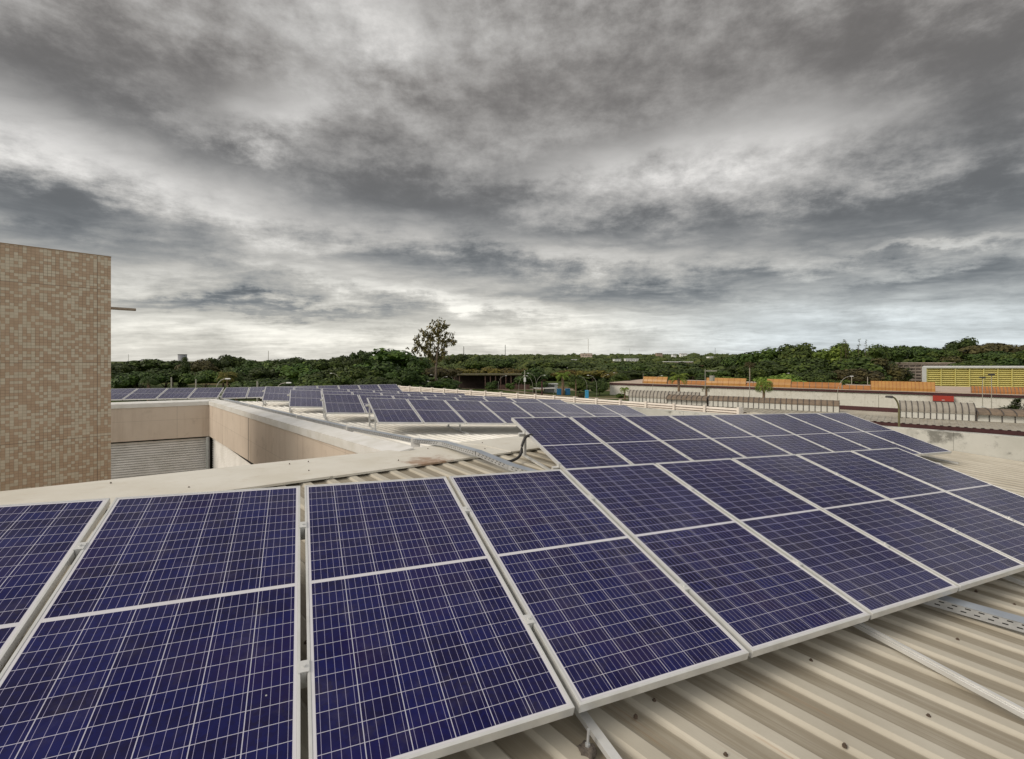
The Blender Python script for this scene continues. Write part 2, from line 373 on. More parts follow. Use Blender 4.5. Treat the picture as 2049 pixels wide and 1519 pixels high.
# ------------------------------------------------------------------ mesh and scene helpers
class MB:
    def __init__(s): s.v, s.f, s.uv, s.mi = [], [], {}, []
    def face(s, pts, mi=0, uv=None):
        k = len(s.v); s.v += [tuple(p) for p in pts]; s.f.append(tuple(range(k, k + len(pts))))
        if uv: s.uv[len(s.f) - 1] = uv
        s.mi.append(mi); return s
    def hexa(s, c, mi=0):
        """c: 4 bottom + 4 top corners, counter-clockwise from above"""
        k = len(s.v); s.v += [tuple(p) for p in c]
        for q in ((3, 2, 1, 0), (4, 5, 6, 7), (0, 1, 5, 4), (1, 2, 6, 5), (2, 3, 7, 6), (3, 0, 4, 7)):
            s.f.append(tuple(k + i for i in q)); s.mi.append(mi)
        return s
    def box(s, lo, hi, mi=0):
        (a, b, c), (d, e, f) = lo, hi
        return s.hexa([(a, b, c), (d, b, c), (d, e, c), (a, e, c), (a, b, f), (d, b, f), (d, e, f), (a, e, f)], mi)
    def beam(s, p, q, w, h, up=(0, 0, 1), mi=0):
        """box from p to q, w wide, h tall, p and q at the middle of the section"""
        p, q, up = Vector(p), Vector(q), Vector(up)
        d = (q - p).normalized(); r = d.cross(up).normalized() * (w / 2); n = r.cross(d).normalized() * (h / 2)
        return s.hexa([p - r - n, p + r - n, q + r - n, q - r - n, p - r + n, p + r + n, q + r + n, q - r + n], mi)
    def wall(s, p, q, z0, z1, th, mi=0):
        """vertical slab from p to q (xy), thickness th to the left of the p->q direction"""
        p, q = Vector((p[0], p[1])), Vector((q[0], q[1]))
        d = (q - p).normalized(); n = Vector((-d.y, d.x)) * th
        z0a, z0b = z0 if isinstance(z0, tuple) else (z0, z0); z1a, z1b = z1 if isinstance(z1, tuple) else (z1, z1)
        a, b, c, e = p, q, q + n, p + n
        return s.hexa([(*a, z0a), (*b, z0b), (*c, z0b), (*e, z0a), (*a, z1a), (*b, z1b), (*c, z1b), (*e, z1a)], mi)
    def tube(s, pts, rad, n=8, mi=0, cap=True):
        pts = [Vector(p) for p in pts]; rings = []
        for i, p in enumerate(pts):
            d = (pts[min(i + 1, len(pts) - 1)] - pts[max(i - 1, 0)]).normalized()
            x = d.cross(Vector((0, 0, 1)) if abs(d.z) < .95 else Vector((1, 0, 0))).normalized(); y = d.cross(x)
            r = rad[i] if isinstance(rad, (list, tuple)) else rad
            k = len(s.v)
            s.v += [tuple(p + x * (r * math.cos(2 * math.pi * j / n)) + y * (r * math.sin(2 * math.pi * j / n))) for j in range(n)]
            rings.append(k)
        for a, b in zip(rings, rings[1:]):
            for j in range(n):
                s.f.append((a + j, a + (j + 1) % n, b + (j + 1) % n, b + j)); s.mi.append(mi)
        if cap:
            s.f.append(tuple(rings[0] + j for j in reversed(range(n)))); s.f.append(tuple(rings[-1] + j for j in range(n))); s.mi += [mi, mi]
        return s
    def mesh(s, name, mats, smooth=False, bevel=0.0):
        me = bpy.data.meshes.new(name)
        me.from_pydata(s.v, [], s.f); me.update()
        for m in (mats if isinstance(mats, (list, tuple)) else [mats]): me.materials.append(m)
        me.polygons.foreach_set('material_index', s.mi)
        if bevel:
            bm = bmesh.new(); bm.from_mesh(me); bmesh.ops.remove_doubles(bm, verts=bm.verts, dist=1e-5)
            bmesh.ops.bevel(bm, geom=[e for e in bm.edges if e.is_manifold and e.calc_face_angle(0) > .6], offset=bevel, segments=2, affect='EDGES', profile=.6)
            bm.to_mesh(me); bm.free()
        else:
            bm = bmesh.new(); bm.from_mesh(me); bmesh.ops.recalc_face_normals(bm, faces=bm.faces) if not s.uv else None
            bm.to_mesh(me); bm.free()
        uvl = me.uv_layers.new(name='UVMap')
        for p in me.polygons:
            ex = s.uv.get(p.index) if not bevel else None
            n = p.normal
            if abs(n.z) > .9: tx, ty = Vector((1, 0, 0)), Vector((0, 1, 0))
            else:
                tx = Vector((-n.y, n.x, 0)).normalized(); ty = n.cross(tx)
            for k, li in enumerate(p.loop_indices):
                if ex: uvl.data[li].uv = ex[k]
                else:
                    q = me.vertices[me.loops[li].vertex_index].co
                    uvl.data[li].uv = (q.dot(tx), q.dot(ty))
        if smooth: me.polygons.foreach_set('use_smooth', [True] * len(me.polygons))
        return me
    def build(s, name, mats, parent=None, smooth=False, bevel=0.0):
        return link(name, s.mesh(name, mats, smooth, bevel), parent)

def link(name, me, parent=None):
    o = bpy.data.objects.new(name, me); col.objects.link(o)
    if parent is not None:
        o.parent = parent; o.matrix_parent_inverse = parent.matrix_basis.inverted()   # parts are built in world space
    return o
def link_local(name, me, parent):
    o = bpy.data.objects.new(name, me); col.objects.link(o); o.parent = parent
    return o
def tag(o, label, cat=None, group=None, kind=None):
    if label: o['label'] = label
    if cat: o['category'] = cat
    if group: o['group'] = group
    if kind: o['kind'] = kind
    return o
def thing(name, label, cat, loc, group=None):
    o = bpy.data.objects.new(name, None); o.empty_display_size = .2; col.objects.link(o); o.location = loc
    return tag(o, label, cat, group)
def V(x, y, zr): return Vector((x, y, H + zr))                     # zr: height relative to the eye
def az(deg): return Vector((math.sin(R(deg)), math.cos(R(deg)), 0))
ORD = ['first', 'second', 'third', 'fourth', 'fifth', 'sixth', 'seventh', 'eighth', 'ninth', 'tenth', 'eleventh', 'twelfth', 'thirteenth',
       'fourteenth', 'fifteenth', 'sixteenth', 'seventeenth', 'eighteenth', 'nineteenth', 'twentieth', 'twenty-first', 'twenty-second', 'twenty-third', 'twenty-fourth']

# ------------------------------------------------------------------ the roofed building we stand on
RIB = Vector((-.7137, .7004, .0815)); PERP = Vector((.7004, .7137, -.0279))
def near_z(x, y): return -1.63 + .0815 * (-.7137 * x + .7004 * y) - .0279 * (.7004 * x + .7137 * y)
QE = Vector((-3.01, 5.67))
def far_z(x, y):
    dx, dy = x - QE.x, y - QE.y
    se, sp = max(.907 * dx + .419 * dy, -2.5), -.419 * dx + .907 * dy
    return -1.42 - .064 * se - .022 * sp - .06 * max(0, sp - 15)

hall = thing('solar_roof_building', 'pale sheet-metal roofed building with solar panels around a tiled courtyard', 'building', (-3, 9, 0))
RG0 = Vector((-2.157, 4.83, -1.28)); RGD = Vector((.733, .680, -.0321))     # ridge: near edge of the flashing

def rib_z(fv, h=.019):
    fv %= 1.0
    if fv < .30: return h
    if fv < .39: return h * (1 - (fv - .30) / .09)
    if fv < .91: return 0.0
    return h * (fv - .91) / .09
PROF = [0, .30, .39, .56, .74, .91]
def near_sheet():
    mb = MB(); pitch = .245; rp = Vector((-.7137, .7004)); pp = Vector((.7004, .7137))
    r0 = RG0.xy.dot(rp) + .10
    rows = [r0, r0 - 1.5, r0 - 3.0, r0 - 6, r0 - 9, r0 - 14]
    vs = []
    for k in range(-44, 66):
        for fv in PROF: vs.append((k + fv))
    for i in range(len(vs) - 1):
        a, b = vs[i], vs[i + 1]
        for j in range(len(rows) - 1):
            q = []
            for (r, v) in ((rows[j + 1], a), (rows[j + 1], b), (rows[j], b), (rows[j], a)):
                p = rp * r + pp * (v * pitch)
                q.append((V(p.x, p.y, near_z(p.x, p.y) + rib_z(v)), (r, v)))
            mb.face([x[0] for x in q], 0, [x[1] for x in q])
    return mb.build('roof_sheet', roofm, hall)
near = near_sheet()

def plane_hit(px, py, fn, dz=0.0):
    """world point where the sight line of a measured mark meets the roof (used once to survey screws and stains)"""
    X, Z = (px - 1024.5) / 946, (720 - py) / 946
    lo, hi = .5, 60.0
    for _ in range(60):
        y = (lo + hi) / 2
        if Z * y > fn(X * y, y) + dz: lo = y
        else: hi = y
    return V(X * lo, lo, Z * lo)
screw = MB(); screw.tube([(0, 0, -.006), (0, 0, .003)], .0095, 8).tube([(0, 0, .003), (0, 0, .010)], .0055, 6)
screw_me = screw.mesh('roof_screw', rustm)
pos = [(1309, 1402), (1272, 1434), (1623, 1322), (1858, 1433), (1452, 1511), (1916, 1280), (1953, 1183), (612, 1286), (1690, 1492), (1985, 1395), (2030, 1210)]
for (x, y) in pos:
    s_ = link('roof_screw', screw_me, near); s_.location = plane_hit(x, y, near_z, .019)

# ridge flashing, in overlapping lengths
rd = RGD.normalized(); rp3 = Vector((-.7137, .7004, 0))
def flash(s0, s1, lift):
    mb = MB()
    def pt(s, w, z):
        p = RG0 + RGD * s + rp3 * w
        return (p.x, p.y, H + p.z + z + lift)
    prof = [(0, .022), (0, .046), (.05, .050), (.60, .062), (1.17, .038), (1.20, -.10), (1.19, -.10), (1.16, .028), (.60, .052), (.05, .040), (.008, .036), (.008, .022)]
    n = len(prof)
    k = len(mb.v); mb.v += [pt(s0, *p) for p in prof] + [pt(s1, *p) for p in prof]
    for i in range(n):
        j = (i + 1) % n; mb.f.append((k + i, k + n + i, k + n + j, k + j)); mb.mi.append(0)
    mb.f.append(tuple(k + i for i in range(n))); mb.f.append(tuple(k + n + i for i in reversed(range(n)))); mb.mi += [0, 0]
    return mb.build('ridge_flashing', flashm, hall)
for i, (s0, s1) in enumerate([(-9, -3.6), (-3.62, .33), (.30, 2.95), (2.92, 6.0), (5.97, 10.0)]): flash(s0, s1, .004 * (i % 2))
rscrew = []
for k_, (s_, w_) in enumerate([(-3.2, .30), (-2.0, .32), (-.9, .28), (.20, .85), (.22, .35), (.42, .86), (1.3, .31), (2.1, .84), (2.75, .36), (3.1, .82), (4.2, .33), (-1.4, .9), (-4.6, .3)]):
    p_ = RG0 + RGD * s_ + rp3 * w_; rscrew.append((p_.x, p_.y, H + p_.z + .050 + .012 * min(w_, 1.2 - w_) / .6 + .006))
# grooved filler behind the open pans, a few cm back under the flashing
fl = MB()
for s0, s1 in ((-9, 10),):
    a_, b_ = RG0 + RGD * s0 + rp3 * .16, RG0 + RGD * s1 + rp3 * .16
    fl.wall((a_.x, a_.y), (b_.x, b_.y), (H + a_.z - .08, H + b_.z - .08), (H + a_.z + .03, H + b_.z + .03), .02)
fl.build('closure_strip', darkm, hall)

for p_ in rscrew:
    o_ = link('roof_screw', screw_me, hall); o_.matrix_parent_inverse = hall.matrix_basis.inverted(); o_.location = p_; o_.scale = (.8, .8, .8)
# far roof: sheets running away from the ridge
W2, KC = Vector((-1.85, 6.80)), Vector((-11.72, 18.30))
WD = (KC - W2).normalized(); WN = Vector((WD.y, -WD.x))            # WN points to the roof side
def far_sheet_mesh():
    mb = MB()
    left = [W2 + WN * .10, KC + WN * .10, Vector((-14.6, 24.2)), Vector((-12.0, 42.0))]
    left[0] = W2 + WN * .10 - WD * .55
    right = [Vector((14.5, 20.2)), Vector((12.6, 21.4)), Vector((2.0, 31.6)), Vector((-8.0, 43.0))]
    segs = [10, 6, 8]
    L, Rr = [], []
    for i in range(3):
        for j in range(segs[i]):
            L.append(left[i].lerp(left[i + 1], j / segs[i])); Rr.append(right[i].lerp(right[i + 1], j / segs[i]))
    L.append(left[3]); Rr.append(right[3])
    NA = 96
    vs = [k + fv for k in range(NA) for fv in (0, .2, .3, .9)] + [NA]
    def z_at(p):
        z = far_z(p.x, p.y)
        k = min(1, max(0, ((p.x + 1.85) * .707 + (p.y - 6.8) * .707) / 22))
        return z * (1 - .0) - .0 * k
    def hz(v):
        f = v % 1.0
        return .028 if f < .21 else 0.0
    grid = [[V(*(L[j].lerp(Rr[j], v / NA)), z_at(L[j].lerp(Rr[j], v / NA)) + hz(v)) for v in vs] for j in range(len(L))]
    for j in range(len(L) - 1):
        for i in range(len(vs) - 1):
            mb.face([grid[j][i], grid[j][i + 1], grid[j + 1][i + 1], grid[j + 1][i]], 0,
                    [(j * 1.2, vs[i]), (j * 1.2, vs[i + 1]), (j * 1.2 + 1.2, vs[i + 1]), (j * 1.2 + 1.2, vs[i])])
    return mb.build('roof_sheet', farm, hall)
far_roof = far_sheet_mesh()
# wing behind the tower that carries the westernmost row
LD = Vector((-.879, -.477)).normalized()                            # along the back courtyard wall, leftwards
KL = KC + LD * 16.5
wing = MB()
nrm = Vector((LD.y, -LD.x)); nrm = nrm if nrm.y > 0 else -nrm
a_, b_ = KC + nrm * .05, KL + nrm * .05
wing.face([V(b_.x, b_.y, -1.66), V(a_.x, a_.y, -1.66), V(*(a_ + nrm * 5.6), -1.92), V(*(b_ + nrm * 5.6), -1.92)], 0, [(0, 0), (0, 60), (5, 60), (5, 0)])
wing.build('roof_sheet', farm, hall)

# courtyard walls: rendered band above recessed louvres
def court_wall(p, q, zt0, zt1, band, side):
    """p,q xy at the top edge; side: +1 wall body to the left of p->q"""
    pz, qz = H + zt0, H + zt1
    b = MB(); b.wall(p, q, (pz - band, qz - band), (pz - .002, qz - .002), .28 * side); b.build('wall', wallm, hall)
    d = (q - p).normalized(); n = Vector((-d.y, d.x)) * side
    lv = MB(); p2, q2 = p + n * .10, q + n * .10
    zb = min(pz, qz) - band
    z = zb - .06
    while z > zb - 1.62:
        t0, t1 = (z, z)
        lv.hexa([(*(p2), t0 - .074), (*(q2), t1 - .074), (*(q2 + n * .012), t1 - .074), (*(p2 + n * .012), t0 - .074),
                 (*(p2 + n * .045), t0 - .004), (*(q2 + n * .045), t1 - .004), (*(q2 + n * .055), t1 - .004), (*(p2 + n * .055), t0 - .004)])
        z -= .088
    lv.build('louvre', louvm, hall)
    bk = MB(); bk.wall(p + n * .20 - d * .4, q + n * .20 + d * .4, zb - 1.75, zb, .06 * side); bk.build('louvre_backing', darkm, hall)
    lw = MB(); lw.wall(p + n * .02 - d * .25, q + n * .02 + d * .25, 0.0, zb - 1.78, .22 * side); lw.build('lower_wall', capm, hall)
court_wall(W2 - WD * 1.0, KC, -1.36, -1.69, 1.27, -1)
court_wall(KC, KL, -1.69, -1.69, 1.27, -1)
# vertical movement joints cut into the right-hand wall and the corner post
cj = MB()
for s_ in (8.5,):
    p = W2 + WD * s_ - WN * .004; cj.wall(p, p + WD * .03, H - 2.85, H - 1.58, -.02)
cj.build('wall_joint', darkm, hall)
cp = MB(); pc = KC - WN * .06 - WD * .12; cp.box((pc.x - .045, pc.y - .045, 0), (pc.x + .045, pc.y + .045, H - 2.97)); cp.build('corner_post', galv, hall)
# copings on both walls, in short lengths
def coping(p, q, z0, z1, side, n, w=.34, drop=.15):
    for i in range(n):
        a0, a1 = i / n, (i + 1) / n
        P, Q = p.lerp(q, a0), p.lerp(q, a1)
        za, zb = H + z0 + (z1 - z0) * a0, H + z0 + (z1 - z0) * a1
        d = (Q - P).normalized(); nn = Vector((-d.y, d.x)) * side
        P, Q = P - nn * .02, Q - nn * .02
        lift = .003 * (i % 2)
        mb = MB()
        mb.hexa([(*P, za - drop), (*Q, zb - drop), (*(Q + nn * .018), zb - drop), (*(P + nn * .018), za - drop), (*P, za + lift), (*Q, zb + lift), (*(Q + nn * .018), zb + lift), (*(P + nn * .018), za + lift)])
        mb.hexa([(*(P + nn * .018), za - .02), (*(Q + nn * .018), zb - .02), (*(Q + nn * w), zb + .02), (*(P + nn * w), za + .02), (*(P + nn * .018), za + lift), (*(Q + nn * .018), zb + lift), (*(Q + nn * w), zb + .045 + lift), (*(P + nn * w), za + .045 + lift)])
        mb.build('coping', capm, hall)
coping(W2 - WD * .3, KC, -1.30, -1.60, -1, 9)
coping(KC, KL, -1.60, -1.60, -1, 5)
# hidden outer faces of the near wing and the street side
sk = MB()
pA, pB = RG0 + RGD * -9 + rp3 * 1.1, RG0 + RGD * 1.55 + rp3 * 1.1
sk.wall((pA.x, pA.y), (pB.x, pB.y), 0, (H + pA.z - .05, H + pB.z - .05), -.25)
sk.build('wall', wallm, hall)
ow = MB()
for p, q, z0, z1 in (((-14.6, 24.2), (-12, 42), -2.3, -3.0), ((-12, 42), (2.0, 31.9), -2.75, -2.75), ((2.0, 31.9), (14.6, 20.4), -2.75, -2.75)):
    ow.wall(p, q, 0, (H + z0 - .3, H + z1 - .3), .2)
ow.build('wall', capm, hall)

# ------------------------------------------------------------------ tiled tower in the courtyard
tower = thing('tiled_tower', 'square tower clad in tan and cream mosaic tiles at the left edge', 'tower', (-8.6, 9.4, 0))
c0 = Vector((-7.55, 8.90)); tf = az(41).xy; td = az(-49).xy
P = [c0 - tf * 5.0, c0, c0 + td * 4.2, c0 - tf * 5.0 + td * 4.2]
tb = MB(); tb.hexa([(*p, 0) for p in P] + [(*p, H + 1.93) for p in P]); tb.build('tower_body', mosm, tower)
g0 = P[0] - tf * .02 - td * .02
tc = MB(); tc.hexa([(*(p + (p - (c0 - tf * 2.5 + td * 2.1)) * .002), H + 1.930) for p in P] + [(*(p + (p - (c0 - tf * 2.5 + td * 2.1)) * .002), H + 1.945) for p in P]); tc.build('tower_coping', mat('brown_coping', (.30, .21, .13), .7), tower)
sp = c0 + td * .16
mb = MB(); mb.tube([(*(sp - tf * .05), H + .985), (*(sp + tf * .40), H + .985)], .027, 14); mb.tube([(*(sp + tf * .401), H + .985), (*(sp + tf * .404), H + .985)], .020, 12, 1)
mb.build('drain_spout', [mat('spout_paint', (.30, .24, .18), .6), darkm], tower)

# ------------------------------------------------------------------ solar panels
PW, PL, FH = .994, 1.94, .042
fr = MB()
def ring(o, i, z0, z1):
    (ox0, oy0, ox1, oy1), (ix0, iy0, ix1, iy1) = o, i
    fr.hexa([(ox0, oy0, z0), (ox1, oy0, z0), (ix1, iy0, z0), (ix0, iy0, z0), (ox0, oy0, z1), (ox1, oy0, z1), (ix1, iy0, z1), (ix0, iy0, z1)])
    fr.hexa([(ox1, oy0, z0), (ox1, oy1, z0), (ix1, iy1, z0), (ix1, iy0, z0), (ox1, oy0, z1), (ox1, oy1, z1), (ix1, iy1, z1), (ix1, iy0, z1)])
    fr.hexa([(ox1, oy1, z0), (ox0, oy1, z0), (ix0, iy1, z0), (ix1, iy1, z0), (ox1, oy1, z1), (ox0, oy1, z1), (ix0, iy1, z1), (ix1, iy1, z1)])
    fr.hexa([(ox0, oy1, z0), (ox0, oy0, z0), (ix0, iy0, z0), (ix0, iy1, z0), (ox0, oy1, z1), (ox0, oy0, z1), (ix0, iy0, z1), (ix0, iy1, z1)])
hw = PW / 2
ring((-hw, 0, hw, PL), (-hw + .012, .012, hw - .012, PL - .012), 0, FH)
frame_me = fr.mesh('frame', alu, bevel=.0016)
cs = MB(); cs.box((-hw + .0125, .0125, FH - .009), (hw - .0125, PL - .0125, FH - .0022), 1)
cell_me = cs.mesh('cell_sheet', [cells, backsheet])
for p in cell_me.polygons:
    if p.normal.z > .9: p.material_index = 0
for p in cell_me.polygons:
    for li in p.loop_indices:
        q = cell_me.vertices[cell_me.loops[li].vertex_index].co
        cell_me.uv_layers[0].data[li].uv = (q.x + .485, q.y - .012)

def row_axes(sl, ti, a=65.2):
    a, sl, ti = R(a), R(sl), R(ti)
    e = Vector((math.sin(a) * math.cos(sl), math.cos(a) * math.cos(sl), math.sin(sl)))
    d = Vector((math.cos(a) * math.cos(ti), -math.sin(a) * math.cos(ti), -math.sin(ti)))
    d = (d - e * e.dot(d)).normalized()
    return e, d, (-d).cross(e).normalized() * -1
ROWS = [  # name of the row, origin of its upper left corner, slope, tilt, panels, first index, ground function
    ('front row', (-2.347, 2.780, -.810), -2.39, 15.53, range(-1, 8), near_z, [0, 2, 4, 6, 8]),
    ('second row', (-.02, 7.03, -.86), -2.16, 15.80, range(0, 8), near_z, [0, 3, 6, 8]),
    ('third row', (-3.69, 11.97, -.96), -3.65, 11.64, range(0, 8), far_z, [0, 2, 4, 6, 8]),
    ('fourth row', (-5.61, 13.98, -1.01), -3.15, 10.65, range(0, 8), far_z, [0, 2, 4, 6, 8]),
    ('fifth row', (-7.66, 16.30, -1.03), -3.56, 12.10, range(0, 8), far_z, [0, 2, 4, 6, 8]),
    ('sixth row', (-9.59, 18.38, -1.03), -3.70, 11.71, range(0, 8), far_z, [0, 2, 4, 6, 8]),
    ('farthest row', (-13.81, 22.80, -1.34), -.08, 10.93, range(0, 8), far_z, [0, 2, 4, 6, 8]),
    ('row behind the tiled tower', (-20.07, 17.38, -1.12), -.69, 9.00, range(0, 8), lambda x, y: -1.80, [0, 2, 4, 6, 8]),
]
clampb = MB(); clampb.box((-.020, -.028, FH + .001), (.020, .028, FH + .006)).box((-.0105, -.028, -.01), (.0105, .028, FH + .001)).tube([(0, 0, FH + .006), (0, 0, FH + .014)], .007, 6)
clamp_me = clampb.mesh('clamp', alu)
LOOK = {'front row': 'large blue solar panel in the front row', 'second row': 'blue solar panel in the second row', 'third row': 'solar panel in the third row',
        'fourth row': 'solar panel in the fourth row', 'fifth row': 'solar panel in the fifth row', 'sixth row': 'solar panel in the sixth row',
        'farthest row': 'solar panel in the farthest row', 'row behind the tiled tower': 'solar panel in the row behind the tower'}
for (rn, P0, sl, ti, idx, zf, legs) in ROWS:
    e, d, n = row_axes(sl, ti)
    P0 = V(*P0)
    rot = Matrix((e, -d, n)).transposed()
    count = 0
    vis = [i for i in idx if not (rn == 'row behind the tiled tower' and i < 3)]
    for i in vis:
        org = P0 + e * ((i + .5) * 1.02) + d * PL - n * FH
        lab = f'{LOOK[rn]}, {ORD[count]} from its left end'
        if rn == 'front row':
            lab = 'front row solar panel cut off by the left edge of the photo' if count < 1 else f'large blue solar panel in the front row, {ORD[count - 1]} full panel from the left'
            if count == len(vis) - 1: lab = 'large blue solar panel ending the front row, cut by the right edge of the photo'
        elif count == len(vis) - 1: lab = f'{LOOK[rn]}, last at its right end'
        elif count == 0: lab = f'{LOOK[rn]}, first at its left end'
        t_ = thing('solar_module', lab, 'solar panel', org, 'solar panels of the ' + rn)
        t_.matrix_basis = Matrix.Translation(org) @ rot.to_4x4()
        link_local('frame', frame_me, t_); link_local('cell_sheet', cell_me, t_)
        count += 1
    # the bolted frame the row rests on
    mf = thing('mounting_frame', f'silver mounting rails and legs under the {rn} of solar panels' if rn != 'front row' else 'silver mounting rails and base bars under the front row of large panels', 'mounting frame', P0 + d * PL + Vector((0, 0, -.3)), 'mounting frames under the panel rows')
    u0, u1 = vis[0] * 1.02 - .07, (vis[-1] + 1) * 1.02 + .07
    for v in (.47, 1.47):
        c = P0 + d * v - n * (FH + .0215)
        r_ = MB(); r_.beam(c + e * u0, c + e * u1, .040, .042, n); r_.build('rail', alu, mf)
        for i in range(vis[0], vis[-1] + 2):
            uu = i * 1.02 + (.012 if i == vis[0] else (-.012 if i == vis[-1] + 1 else 0))
            k = link_local('clamp', clamp_me, mf)
            k.matrix_parent_inverse = mf.matrix_basis.inverted()
            k.matrix_basis = Matrix.Translation(P0 + d * v + e * uu - n * FH) @ rot.to_4x4()
    for g in legs:
        if not (vis[0] <= g <= vis[-1] + 1): continue
        uu = min(max(g * 1.02, u0 + .10), u1 - .10)
        ext = 1.45 if rn == 'front row' else .10
        pts = []
        for v in (.47, 1.47):
            top = P0 + d * v + e * uu - n * (FH + .043)
            zb = H + zf(top.x, top.y) + .040
            if top.z - zb > .03:
                l_ = MB(); l_.beam((top.x, top.y, zb), (top.x, top.y, top.z), .035, .035, e); l_.build('leg', alu, mf)
        dh = Vector((d.x, d.y)).normalized()
        bo = .08 if rn == 'front row' else 0
        q0 = P0 + e * (uu + bo) + d * .30; q1 = P0 + e * (uu + bo) + d * (PL + ext)
        w_ = .040
        b_ = MB(); b_.beam((q0.x, q0.y, H + zf(q0.x, q0.y) + .044), (q1.x, q1.y, H + zf(q1.x, q1.y) + .044), w_, .024)
        if rn == 'front row' and g == 4:
            b_.beam((q0.x, q0.y, H + zf(q0.x, q0.y) + .064), (q1.x, q1.y, H + zf(q1.x, q1.y) + .064), .016, .012)
        b_.build('base_bar', alu, mf)

# ------------------------------------------------------------------ cable tray, conduit, roof bolt
tray = thing('cable_tray', 'perforated galvanised cable tray running along the courtyard roof edge and under the panels', 'cable tray', V(-1.02, 7.1, -1.4))
tp = [(-11.3, 18.6, -1.60), (-8.46, 15.3, -1.52), (-5.36, 11.9, -1.47), (-3.25, 9.46, -1.40), (-1.55, 7.60, -1.33), (-1.02, 7.05, -1.275), (-.435, 6.10, -1.235), (-.02, 5.67, -1.31), (1.6, 4.38, -1.50), (2.80, 3.40, -1.69), (5.4, 1.2, -1.86)]
tp = [V(*p) for p in tp]
for i in range(len(tp) - 1):
    p, q = tp[i], tp[i + 1]
    d_ = (q - p).normalized(); s_ = d_.cross(Vector((0, 0, 1))).normalized(); u_ = s_.cross(d_)
    ch = MB(); w_, h_ = .045, .058
    for sg in (-1, 1): ch.beam(p + s_ * (w_ * sg) + u_ * h_ / 2, q + s_ * (w_ * sg) + u_ * h_ / 2, .003, h_, u_)
    ch.beam(p, q, 2 * w_, .003, u_)
    L_ = (q - p).length; k = 0.06
    while k < L_ - .06 and i >= 3:
        for lv_ in (.022, .046):
            for sg in (-1, 1):
                c_ = p + d_ * (k + (.02 if lv_ > .03 else 0)) + s_ * (sg * (w_ + .0022)) + u_ * lv_
                ch.beam(c_ - d_ * .014, c_ + d_ * .014, .0012, .007, u_, 1)  # proud dark bars painted in for the shade inside the slots
        k += .065
    ch.build('tray_channel', [galv, darkm], tray)
    cv = MB()
    if i in (4, 5, 6, 7): cv.beam(p + u_ * (h_ + .003), q + u_ * (h_ + .003), 2 * w_ + .016, .003, u_)
    elif i >= 8:
        a_ = p if i < 9 else p + d_ * .12
        if i == 9: cv.beam(a_ + u_ * (h_ + .003), q + u_ * (h_ + .003), 2 * w_ + .016, .003, u_)
    else: cv.beam(p + u_ * (h_ + .003), q + u_ * (h_ + .003), 2 * w_ + .012, .003, u_)
    if cv.v: cv.build('tray_cover', zinc, tray)
for p in tp[1:5]:
    mb = MB(); mb.box((p.x - .07, p.y - .02, p.z - .10), (p.x + .07, p.y + .02, p.z + .078)); mb.build('tray_bracket', capm, tray)

cb = MB()
pts = [V(*p) for p in [(.28, 6.50, -1.03), (.19, 6.48, -1.06), (.14, 6.44, -1.16), (.12, 6.40, -1.27), (.06, 6.33, -1.325), (-.06, 6.24, -1.345), (-.20, 6.20, -1.335), (-.34, 6.22, -1.295), (-.46, 6.24, -1.225)]]
fine = []
for i in range(len(pts) - 1):
    p0, p1, p2, p3 = pts[max(i - 1, 0)], pts[i], pts[i + 1], pts[min(i + 2, len(pts) - 1)]
    for k in range(6):
        t = k / 6; fine.append(.5 * ((2 * p1) + (p2 - p0) * t + (2 * p0 - 5 * p1 + 4 * p2 - p3) * t * t + (3 * p1 - p0 - 3 * p2 + p3) * t ** 3))
fine.append(pts[-1])
cb.tube(fine, .019, 10)
tag(cb.build('conduit', blackrub, smooth=True), 'black flexible conduit drooping from the second row of panels into the tray', 'conduit')
for (x, y, r_) in ((1175, 1503, .030),):
    p = plane_hit(x, y, near_z, .014)
    rb = thing('roof_bolt', 'bare threaded bolt in a blob of grey sealant on the ribbed roof', 'bolt', p)
    bm = bmesh.new(); bmesh.ops.create_icosphere(bm, subdivisions=3, radius=1)
    for v in bm.verts:
        k = 1 + .22 * math.sin(7 * v.co.x + 3 * v.co.y) * math.cos(6 * v.co.y + 2)
        v.co = Vector((v.co.x * .040 * k, v.co.y * .040 * k, v.co.z * .022 * k)) + p
    me = bpy.data.meshes.new('sealant'); bm.to_mesh(me); bm.free(); me.materials.append(sealm); me.polygons.foreach_set('use_smooth', [True] * len(me.polygons)); link('sealant', me, rb)
    mb = MB(); mb.tube([p, p + Vector((.006, .004, .085))], .0055, 8).tube([p + Vector((.0015, .001, .02)), p + Vector((.002, .0015, .03))], .011, 6); mb.build('bolt_shank', galv, rb)

